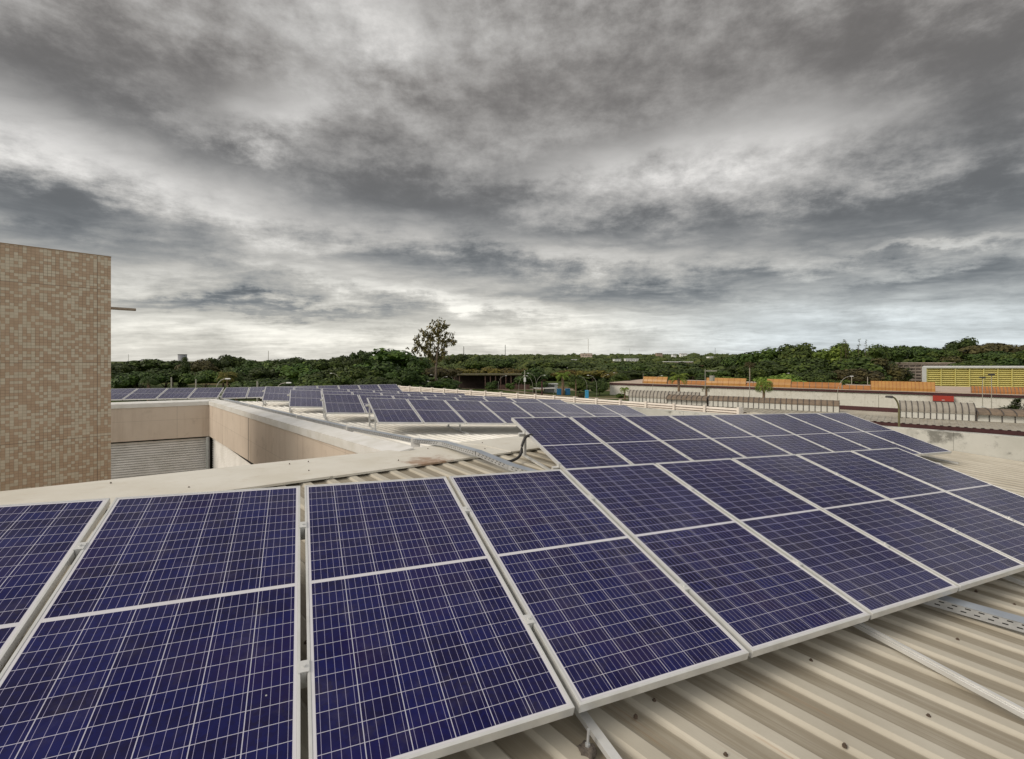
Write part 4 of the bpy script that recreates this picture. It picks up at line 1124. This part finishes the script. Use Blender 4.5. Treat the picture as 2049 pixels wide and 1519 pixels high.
pole(1177, 678, 905, .9, 'tall white spire over the pink block on the skyline', 'spire', 'spire', wht)
house(390, 728, 420, 13, 4, tile, tile, 'clay-roofed house among the left trees')
c = at(365, 640, py=709); tw = thing('water_tower', 'round grey water tower over the left treeline', 'water tower', (c.x, 640, 0))
mb = MB(); mb.tube([(c.x, 640, 0), (c.x, 640, c.z - 1)], 5.2, 24); mb.build('tank_body', mat('grey_tank', (.42, .42, .46), .6, var=(.34, .34, .38), vscale=.1), tw, smooth=False)
mb = MB(); mb.tube([(c.x, 640, c.z - .99), (c.x, 640, c.z)], 5.4, 24); mb.build('rim', mat('dark_rim', (.12, .12, .13), .7), tw)
# ------------------------------------------------------------------ vegetation
def crown_mesh(name, seed, kind, nl, leaf):
    """crown of many leaf-sized faces over several lobes, with a ragged inner mass; unit radius, base at z=0"""
    r = np.random.default_rng(seed); lob = []
    if kind == 'broad':
        for k in range(15):
            a, rr = r.uniform(0, 6.283), math.sqrt(r.uniform(0, 1)) * .72
            lob.append((rr * math.cos(a), rr * math.sin(a), .62 - .34 * rr * rr + r.uniform(-.14, .12), r.uniform(.24, .40), r.uniform(.16, .27)))
    elif kind == 'round':
        for k in range(18):
            a, rr, z = r.uniform(0, 6.283), math.sqrt(r.uniform(0, 1)) * .66, r.uniform(.15, 1.15)
            rr *= math.sqrt(max(.15, 1 - ((z - .55) / .75) ** 2))
            lob.append((rr * math.cos(a), rr * math.sin(a), z, r.uniform(.26, .42), r.uniform(.22, .34)))
    elif kind == 'tall':
        for k in range(20):
            z = r.uniform(.2, 3.0); w = (.55 * (1 - (z / 3.3) ** 2) + .12); a, rr = r.uniform(0, 6.283), r.uniform(0, 1) * w
            lob.append((rr * math.cos(a), rr * math.sin(a), z, r.uniform(.28, .42), r.uniform(.35, .5)))
    lob = np.array(lob); V_, F_ = [], []
    # inner mass
    bm = bmesh.new(); bmesh.ops.create_icosphere(bm, subdivisions=2, radius=1); iv = np.array([v.co for v in bm.verts]); if_ = [[v.index for v in f.verts] for f in bm.faces]; bm.free()
    n0 = 0
    for (x, y, z, a, b) in lob:
        k = .70 * (1 + r.normal(0, .13, (len(iv), 1)))
        V_.append(iv * k * np.array([a, a, b]) + np.array([x, y, z])); F_ += [[i + n0 for i in f] for f in if_]; n0 += len(iv)
    per = np.maximum(8, (nl * lob[:, 3] * lob[:, 4] / (lob[:, 3] * lob[:, 4]).sum())).astype(int)
    for (x, y, z, a, b), n in zip(lob, per):
        d = r.normal(0, 1, (n, 3)); d /= np.linalg.norm(d, axis=1)[:, None]; d[:, 2] = np.where(d[:, 2] < -.35, -d[:, 2], d[:, 2])
        c = d * np.array([a, a, b]) * r.uniform(.78, 1.10, (n, 1)) + np.array([x, y, z])
        nn = d + r.normal(0, .32, (n, 3)) + np.array([0, 0, .25]); nn /= np.linalg.norm(nn, axis=1)[:, None]
        t1 = np.cross(nn, r.normal(0, 1, (n, 3))); t1 /= np.linalg.norm(t1, axis=1)[:, None]; t2 = np.cross(nn, t1)
        s1 = leaf * r.uniform(.55, 1.25, (n, 1)); s2 = s1 * r.uniform(.45, .9, (n, 1))
        q = np.stack([c - t1 * s1 - t2 * s2 * .4, c + t1 * s1 * .2 - t2 * s2, c + t1 * s1 + t2 * s2 * .3, c - t1 * s1 * .3 + t2 * s2], 1).reshape(-1, 3)
        V_.append(q); F_ += [[n0 + 4 * i + j for j in range(4)] for i in range(n)]; n0 += 4 * n
    A = np.concatenate(V_); A[:, 2] *= {'broad': .92, 'round': 1.42, 'tall': 3.4}[kind] / np.percentile(A[:, 2], 99.7); rr = np.percentile(np.hypot(A[:, 0], A[:, 1]), 97); A[:, :2] *= .98 / rr
    me = bpy.data.meshes.new(name); me.from_pydata(A.tolist(), [], F_); me.update()
    return me
def trunk_mesh(seed, kind):
    r = random.Random(seed); mb = MB(); lean = r.uniform(-.06, .06)
    top = .45 if kind != 'tall' else 1.6
    mb.tube([(0, 0, -1.0), (lean * .5, 0, -.45), (lean, .02, .15), (lean * 1.4, .03, top)], [.085, .07, .055, .03], 7)
    for k in range(5):
        a = k * 1.257 + r.uniform(-.3, .3); q = r.uniform(.35, .6)
        mb.tube([(lean, .02, r.uniform(-.1, .1)), (q * .5 * math.cos(a), q * .5 * math.sin(a), .25), (q * math.cos(a), q * math.sin(a), .5)], [.035, .025, .012], 5)
    me = mb.mesh('trunk', barkm, smooth=True); return me
CR = {}
for kind, cnt in (('broad', 5), ('round', 5), ('tall', 2)):
    CR[kind] = [crown_mesh('crown', 100 + 17 * k + len(kind), kind, 2600, .060) for k in range(cnt)]
TR = {k: [trunk_mesh(s, k) for s in range(3)] for k in CR}
CACHE = {}
def tinted(me, m):
    k = (me.name, m.name)
    if k not in CACHE:
        c = me.copy(); c.materials.clear(); c.materials.append(m); CACHE[k] = c
    return CACHE[k]
tcount = 0
def tree(px, ptop, wpx, y, kind, fm, label, group, hfrac=None, name='tree'):
    global tcount
    tcount += 1; r = random.Random(tcount * 31 + 5)
    b = at(px, y, -H); gz = hill(b.x, y); top = H + (720 - ptop) / 946 * y; h = top - gz
    rad = wpx / 946 * y / 2
    zmax = {'broad': .92, 'round': 1.42, 'tall': 3.4}[kind]
    ch = h * (hfrac or {'broad': .62, 'round': .84, 'tall': .95}[kind]); base = top - ch
    t_ = thing(name, label, 'tree', (b.x, y, gz), group)
    me = tinted(CR[kind][r.randrange(len(CR[kind]))], fm)
    c = link_local('crown', me, t_); c.location = (0, 0, base - gz); c.scale = (rad / .98, rad / .98, ch / zmax); c.rotation_euler = (0, 0, r.uniform(0, 6.28))
    tr = link_local('trunk', TR[kind][r.randrange(3)], t_); tr.location = (0, 0, base - gz)
    tr.scale = (rad * .6, rad * .6, max(base - gz, .4)); tr.rotation_euler = (0, 0, r.uniform(0, 6.28))
    return t_
D, M_, L_, Y_, B_ = F_DARK, F_MID, F_LITE, F_YEL, F_BRN
TONE = {D.name: 'dark green', M_.name: 'mid green', L_.name: 'fresh green', Y_.name: 'yellowing', B_.name: 'brownish green'}
SHAPE = {'broad': 'spreading umbrella-crowned tree', 'round': 'rounded leafy tree', 'tall': 'narrow upright tree'}
def row(where, group, items):
    items = sorted(items, key=lambda i: i[0])
    for k, (px, pt, w, y, kind, fm) in enumerate(items):
        tree(px, pt, w, y, kind, fm, f'{TONE[fm.name]} {SHAPE[kind]}, {ORD[k]} in {where}', group)
row('the left back row', 'back row of trees on the left', [
    (205, 727, 110, 165, 'broad', D), (250, 727, 90, 150, 'broad', D), (298, 719, 105, 160, 'broad', D), (345, 722, 80, 172, 'broad', D), (392, 720, 75, 155, 'broad', B_),
    (447, 711, 80, 165, 'broad', D), (500, 720, 65, 150, 'round', D), (545, 721, 85, 175, 'broad', M_), (598, 716, 110, 165, 'broad', D), (650, 719, 80, 170, 'broad', M_),
    (692, 712, 70, 190, 'broad', D), (724, 702, 52, 205, 'broad', D), (772, 699, 135, 150, 'round', M_), (826, 714, 70, 140, 'round', D)])
row('the left front row', 'front row of trees on the left', [
    (225, 742, 95, 112, 'round', D), (280, 744, 90, 108, 'broad', D), (330, 738, 95, 116, 'broad', D), (410, 741, 90, 112, 'broad', M_), (505, 737, 85, 118, 'round', D),
    (555, 729, 105, 122, 'round', D), (612, 727, 110, 118, 'round', M_), (668, 735, 100, 112, 'round', D), (722, 733, 105, 110, 'broad', M_), (775, 724, 105, 116, 'round', D), (826, 731, 80, 112, 'round', D),
    (650, 752, 120, 96, 'broad', M_), (760, 754, 110, 95, 'broad', D), (520, 758, 120, 92, 'broad', D)])
tree(366, 714, 30, 120, 'tall', D, 'dark columnar tree standing in front of the grey water tower', 'single trees')
tree(870, 735, 92, 132, 'broad', B_, 'dull brownish spreading tree around the eucalypt trunk', 'single trees')
tree(893, 758, 70, 126, 'round', D, 'dark rounded tree right of the eucalypt trunk', 'single trees')
tree(868, 763, 70, 116, 'round', M_, 'low bushy tree beneath the eucalypt by the double lamp', 'single trees')
tree(920, 709, 58, 270, 'round', D, 'dark ball-shaped tree on the skyline right of the eucalypt', 'single trees', .8)
row('the group over the open shed', 'yellowing trees over the shed', [
    (925, 737, 70, 178, 'broad', Y_), (975, 735, 75, 182, 'broad', Y_), (1030, 737, 75, 185, 'broad', Y_), (1140, 740, 70, 190, 'broad', Y_), (1185, 741, 80, 180, 'broad', Y_), (1225, 744, 60, 175, 'broad', Y_), (948, 722, 60, 235, 'broad', M_), (1000, 716, 85, 265, 'broad', D), (965, 711, 26, 300, 'round', D), (1085, 722, 90, 250, 'broad', M_), (1150, 724, 90, 255, 'broad', D)])
tree(1069, 736, 78, 138, 'round', D, 'dark bushy tree behind the tall double street lamp', 'single trees')
tree(1022, 766, 22, 146, 'round', M_, 'small shrub-like tree in front of the open shed', 'single trees')
tree(985, 762, 30, 147, 'round', D, 'small dark tree screening the open shed columns', 'single trees')
tree(1240, 747, 60, 142, 'round', M_, 'rounded green tree behind the left end of the white building', 'single trees')
tree(1160, 757, 46, 138, 'round', M_, 'low green tree right of the palms on the lawn', 'single trees')
tree(1200, 757, 40, 128, 'round', D, 'low dark tree beside the lamp on the lawn', 'single trees')
row('the woods over the orange roof lights', 'trees behind the white building', [
    (1275, 741, 85, 172, 'broad', D), (1330, 740, 90, 170, 'round', D), (1300, 731, 90, 205, 'broad', M_), (1385, 737, 85, 178, 'broad', D), (1430, 742, 75, 160, 'round', M_), (1470, 732, 80, 165, 'round', D), (1360, 727, 90, 235, 'broad', D), (1225, 731, 90, 230, 'broad', D), (1455, 754, 70, 140, 'broad', L_), (1340, 752, 60, 140, 'round', M_), (1405, 751, 60, 150, 'round', D), (1440, 716, 70, 230, 'broad', D), (1260, 725, 90, 270, 'broad', M_)])
row('the big right forest', 'tall forest on the right', [
    (1490, 711, 80, 190, 'broad', D), (1521, 697, 95, 172, 'round', M_), (1566, 691, 90, 168, 'round', D), (1612, 688, 92, 160, 'round', M_), (1660, 692, 90, 158, 'round', L_), (1702, 687, 75, 165, 'round', M_), (1742, 691, 80, 172, 'round', M_), (1790, 692, 80, 200, 'broad', D), (1535, 722, 105, 142, 'round', D), (1590, 716, 110, 140, 'round', M_), (1645, 717, 110, 142, 'round', D), (1705, 714, 120, 138, 'round', M_), (1755, 717, 90, 142, 'round', B_), (1498, 733, 70, 140, 'round', M_), (1630, 741, 95, 126, 'broad', D), (1708, 738, 110, 124, 'broad', B_), (1560, 748, 90, 122, 'broad', L_), (1795, 734, 62, 150, 'round', D), (1660, 752, 60, 118, 'round', M_)])
row('the ridge over the yellow building', 'trees behind the yellow building', [
    (1830, 693, 80, 245, 'broad', D), (1878, 699, 70, 240, 'broad', M_), (1922, 676, 66, 262, 'round', D), (1985, 687, 130, 235, 'broad', B_), (2042, 700, 80, 215, 'broad', M_), (1852, 712, 85, 226, 'round', M_), (1905, 713, 80, 222, 'round', B_), (1940, 719, 95, 192, 'broad', M_), (2000, 703, 100, 225, 'broad', D), (2035, 716, 80, 195, 'round', D), (2085, 705, 90, 210, 'broad', D)])

# feathery bamboo-like tops
def tuft(px, ptop, y, h, w, n, fm, label, seed):
    r = np.random.default_rng(seed); b = at(px, y, -H); top = H + (720 - ptop) / 946 * y
    t_ = thing('bamboo_clump', label, 'bamboo', (b.x, y, 0), 'feathery bamboo tops'); mb = MB(); st = MB()
    for k in range(n):
        x = b.x + r.normal(0, w * .4); yy = y + r.normal(0, w * .4); tz = top - abs(r.normal(0, h * .25)); ln = r.uniform(-.22, .22) * h
        st.tube([(x, yy, 0), (x + ln * .3, yy, tz - h * .4), (x + ln, yy, tz)], [.10, .07, .02], 5)
        for j in range(34):
            f = r.uniform(.2, 1); p = Vector((x + ln * f * f, yy, tz - h * (1 - f))); a_ = r.uniform(0, 6.28); L = r.uniform(.5, 1.15) * (1.2 - .6 * f)
            q = p + Vector((L * math.cos(a_), L * math.sin(a_), r.uniform(-.3, .45))); sd_ = Vector((-math.sin(a_), math.cos(a_), .5)) * .13
            mb.face([p, (p + q) / 2 + sd_, q, (p + q) / 2 - sd_])
    mb.uv = {0: [(0, 0)] * 4}; mb.build('crown', fm, t_); st.build('stems', barkm, t_)
tuft(1700, 677, 150, 7, 3.2, 9, L_, 'feathery bamboo-like clump topping the big right-hand forest', 3)
tuft(1741, 690, 152, 5, 1.8, 5, L_, 'second feathery clump, smaller, right of the tallest bamboo top', 4)

# tall open eucalypt
def eucalypt():
    y = 118.0; b = at(873, y, -H); t_ = thing('eucalyptus_tree', 'tall open-crowned eucalypt standing above the treeline', 'tree', (b.x, y, 0), 'single trees')
    r = random.Random(4); tr = MB(); lf = MB()
    def P(px, py, dy=0): return at(px, y + dy, py=py)
    limbs = [([(873, 790), (872, 745), (874, 715), (877, 690), (879, 660), (878, 643)], .32),
             ([(873, 735), (862, 712), (852, 690), (847, 672), (843, 664)], .16), ([(862, 712), (846, 702), (838, 690), (833, 683)], .10),
             ([(874, 716), (886, 702), (893, 690), (900, 684), (905, 684)], .13), ([(875, 700), (866, 685), (862, 674), (859, 672)], .10),
             ([(877, 690), (888, 678), (892, 668)], .10), ([(878, 668), (886, 657), (889, 652)], .08), ([(878, 672), (870, 662), (869, 650)], .08),
             ([(874, 718), (882, 712), (890, 708)], .09), ([(872, 722), (860, 708), (857, 696)], .09), ([(893, 690), (899, 677), (909, 666)], .03), ([(843, 664), (838, 660), (836, 657)], .03), ([(846, 702), (838, 703), (832, 700)], .05)]
    cl = []
    for pts, rad in limbs:
        pp = [P(*p, dy=r.uniform(-1.2, 1.2) if i else 0) for i, p in enumerate(pts)]
        tr.tube(pp, [rad * (1 - .75 * i / (len(pp) - 1)) for i in range(len(pp))], 7)
        for i in range(len(pp) - 1):
            if rad < .3 and rad > .04 or i >= 3:
                for k in range(9): cl.append((pp[i].lerp(pp[i + 1], r.uniform(.15, 1.08)), r.uniform(.4, .95)))
    for (c, s) in cl:
        c = c + Vector((r.gauss(0, .65), r.gauss(0, .9), r.gauss(0, .55)))
        for k in range(15):
            d = Vector((r.gauss(0, 1), r.gauss(0, 1), r.gauss(0, .8))).normalized() * s * r.uniform(.2, 1)
            p = c + d; a_ = r.uniform(0, 6.28); L = r.uniform(.20, .42); t1 = Vector((math.cos(a_) * .6, math.sin(a_) * .6, -.7)) * L; t2 = Vector((-math.sin(a_), math.cos(a_), r.uniform(-.4, .4))) * L * .45
            lf.face([p - t1, p + t2, p + t1, p - t2])
    lf.uv = {0: [(0, 0)] * 4}
    tr.build('trunk', mat('eucalypt_bark', (.20, .16, .12), .85, var=(.12, .09, .07), vscale=1), t_, smooth=True); lf.build('crown', F_EUC, t_)
eucalypt()

def palm(px, ptop, pbase, y, spread, fm, label, seed, droop=.8, nf=26, tr=.16):
    r = random.Random(seed); b = at(px, y, -H); top = H + (720 - ptop) / 946 * y
    t_ = thing('palm_tree', label, 'palm', (b.x, y, 0), 'palms around the white building')
    cz = top - spread * .55; mb = MB(); mb.tube([(b.x, y, -2), (b.x + .05, y, cz * .5), (b.x, y, cz)], [tr * 1.2, tr, tr * .9], 9); mb.build('trunk', mat('palm_trunk', (.16, .11, .075), .9, var=(.24, .16, .10), vscale=2.5), t_, smooth=True)
    lf = MB()
    for k in range(nf):
        a_ = k * 2.399 + r.uniform(-.2, .2); el0 = r.uniform(.1, 1.35); L = spread * r.uniform(.8, 1.1); p = Vector((b.x, y, cz)); n = 9
        hor = Vector((math.cos(a_), math.sin(a_), 0)); side = Vector((-math.sin(a_), math.cos(a_), 0)); ang = el0; prev = p
        for j in range(n):
            q = prev + (hor * math.cos(ang) + Vector((0, 0, math.sin(ang)))) * (L / n)
            w = .30 * spread * math.sin(math.pi * (j + .8) / (n + .8)) * .8
            for s_ in (-1, 1):
                for m_ in (0, .5):
                    o = prev.lerp(q, m_); tip = o + side * s_ * w + (q - prev) * 1.1 - Vector((0, 0, w * .75))
                    lf.face([o, o.lerp(tip, .5) + (q - prev) * .22, tip, o.lerp(tip, .5) - (q - prev) * .10])
            prev = q; ang -= droop * (.16 + .05 * j)
    lf.uv = {0: [(0, 0)] * 4}; lf.build('crown', fm, t_)
palm(1126, 742, 790, 128, 2.9, F_PALM, 'tall bushy palm with a thick brown trunk between the blue tanks', 1, tr=.38)
palm(1152, 747, 786, 124, 2.7, M_, 'darker palm on the lawn just right of the bushy one', 2)
palm(1250, 771, 797, 112, 1.9, F_PALM, 'small arching palm in front of the left end of the white building', 3, droop=1.25, nf=18)
palm(1358, 742, 790, 84, 2.3, F_PALM, 'bushy palm rising over the white wall below the orange roof lights', 4, tr=.22)
palm(1413, 768, 800, 64, 1.1, B_, 'ragged half-dead palm beside the transformer pole', 5, droop=1.3, nf=12)
palm(1528, 754, 800, 58, 1.75, F_PALM, 'bright drooping palm in front of the white wall', 6, droop=1.25, nf=30)
palm(1500, 722, 770, 130, 2.0, B_, 'thin brownish fan palm above the white pole', 7)
palm(455, 739, 775, 98, 2.6, Y_, 'yellow-green palm behind the row at the tower', 8, tr=.2)
palm(473, 741, 775, 100, 2.4, D, 'dark palm right beside the yellow-green one', 9, tr=.2)
palm(297, 748, 775, 96, 2.4, D, 'dark palm just right of the tiled tower', 10, tr=.25)

# shrubs
def shrub(px, ptop, wpx, y, zb, fm, label, seed, leaf=.05, n=1500):
    b = at(px, y, -H); top = H + (720 - ptop) / 946 * y; t_ = thing('shrub', label, 'shrub', (b.x, y, zb))
    me = tinted(crown_mesh('crown', seed, 'round', n, leaf), fm); c = link_local('foliage', me, t_); rad = wpx / 946 * y / 2
    c.scale = (rad, rad, (top - zb) / 1.42); return t_
shrub(1162, 786, 16, 112, 0, F_BRN, 'round clipped brown shrub near the light blue box', 61)
shrub(1400, 795, 16, 62, 0, M_, 'low shrub against the white wall by the pole', 62)
shrub(1243, 787, 22, 118, 0, M_, 'low hedge shrub at the foot of the small palm', 63)
# leafy tree at the right edge, rising between the annex and the white wall
y = 46.0; b = at(2030, y, -H); t_ = thing('tree', 'small leafy tree with open clumps at the right edge before the white wall', 'tree', (b.x, y, 0), 'single trees')
r = random.Random(12); lf = MB(); st = MB(); st.tube([(b.x, y, 0), (b.x, y, 3.0), (b.x - .2, y, 4.3)], [.12, .09, .05], 7)
for (dx, z, s) in ((-1.15, 4.75, .42), (-.75, 4.95, .45), (-.2, 4.65, .5), (.25, 5.35, .45), (.55, 5.0, .5), (.0, 4.95, .4), (.9, 4.7, .5), (.35, 5.62, .3), (1.3, 5.2, .5), (-.5, 4.55, .4)):
    c = Vector((b.x + dx, y + r.uniform(-.5, .5), z)); st.tube([(b.x - .1, y, 3.6), (c.x, c.y, c.z)], [.04, .015], 5)
    for k in range(190):
        d = Vector((r.gauss(0, 1), r.gauss(0, 1), r.gauss(0, .7))).normalized() * s * r.uniform(.3, 1); p = c + d; a_ = r.uniform(0, 6.28); L = r.uniform(.07, .14)
        t1 = Vector((math.cos(a_), math.sin(a_), r.uniform(-.6, .3))) * L; t2 = Vector((-math.sin(a_), math.cos(a_), r.uniform(-.4, .4))) * L * .5
        lf.face([p - t1, p + t2, p + t1, p - t2])
lf.uv = {0: [(0, 0)] * 4}; lf.build('crown', F_DARK, t_); st.build('trunk', barkm, t_)

# the far woods that read as one mass
def far_woods():
    r = np.random.default_rng(11); Vs, Fs = [], []; n0 = 0
    bm = bmesh.new(); bmesh.ops.create_icosphere(bm, subdivisions=1, radius=1); iv = np.array([v.co for v in bm.verts]); if_ = np.array([[v.index for v in f.verts] for f in bm.faces]); bm.free()
    tri = []; quad = []
    N = 5200
    dd = 215 + 1300 * r.uniform(0, 1, N) ** 1.35; aa = r.uniform(-.84, .86, N)
    for d, a in zip(dd, aa):
        x, y = d * math.sin(a), d * math.cos(a)
        if y < 200 or (a > .60 and d < 330): continue
        if -30 < x < 10 and y < 240: continue
        R_ = r.uniform(3.2, 8.0) * (1 + d / 1800); hgt = r.uniform(5.0, 9.5) if d > 330 else r.uniform(4.5, 7.5)
        if a < -.15: hgt *= .75
        hgt *= r.uniform(.6, 1.15)
        z = hill(x, y)
        for (h0, h1, hd, zb) in HS:                     # clearings that leave the far houses in sight
            m = (R_ + 1) / d
            if h0 - m < a < h1 + m and d < hd + 12: hgt = min(hgt, (H + (zb + .6 - H) * d / hd - z) / 1.06)
        if hgt < 1.2: continue
        v = iv * (1 + r.normal(0, .16, (len(iv), 1))) * np.array([R_, R_, hgt * .5]) + np.array([x, y, z + hgt * .52])
        Vs.append(v); tri.append(if_ + n0); n0 += len(iv)
        nl = 90 if d < 420 else 50 if d < 700 else 24
        dr = r.normal(0, 1, (nl, 3)); dr /= np.linalg.norm(dr, axis=1)[:, None]; dr[:, 2] = np.abs(dr[:, 2])
        c = dr * np.array([R_, R_, hgt * .5]) * r.uniform(.88, 1.12, (nl, 1)) + np.array([x, y, z + hgt * .52])
        nn = dr + r.normal(0, .28, (nl, 3)); t1 = np.cross(nn, r.normal(0, 1, (nl, 3))); t1 /= np.linalg.norm(t1, axis=1)[:, None]; t2 = np.cross(nn, t1); t2 /= np.linalg.norm(t2, axis=1)[:, None]
        s = r.uniform(.4, 1.0, (nl, 1)) * (1 + d / 900)
        q = np.stack([c - t1 * s, c - t2 * s * .7, c + t1 * s, c + t2 * s * .7], 1).reshape(-1, 3)
        Vs.append(q); quad.append(np.arange(4 * nl).reshape(-1, 4) + n0); n0 += 4 * nl
    F = np.concatenate(tri).tolist() + np.concatenate(quad).tolist()
    me = bpy.data.meshes.new('far_woods'); me.from_pydata(np.concatenate(Vs).tolist(), [], F); me.update(); me.materials.append(F_FAR)
    tag(link('far_woods', me), 'wooded rise filling the distance to the skyline', kind='stuff')
far_woods()
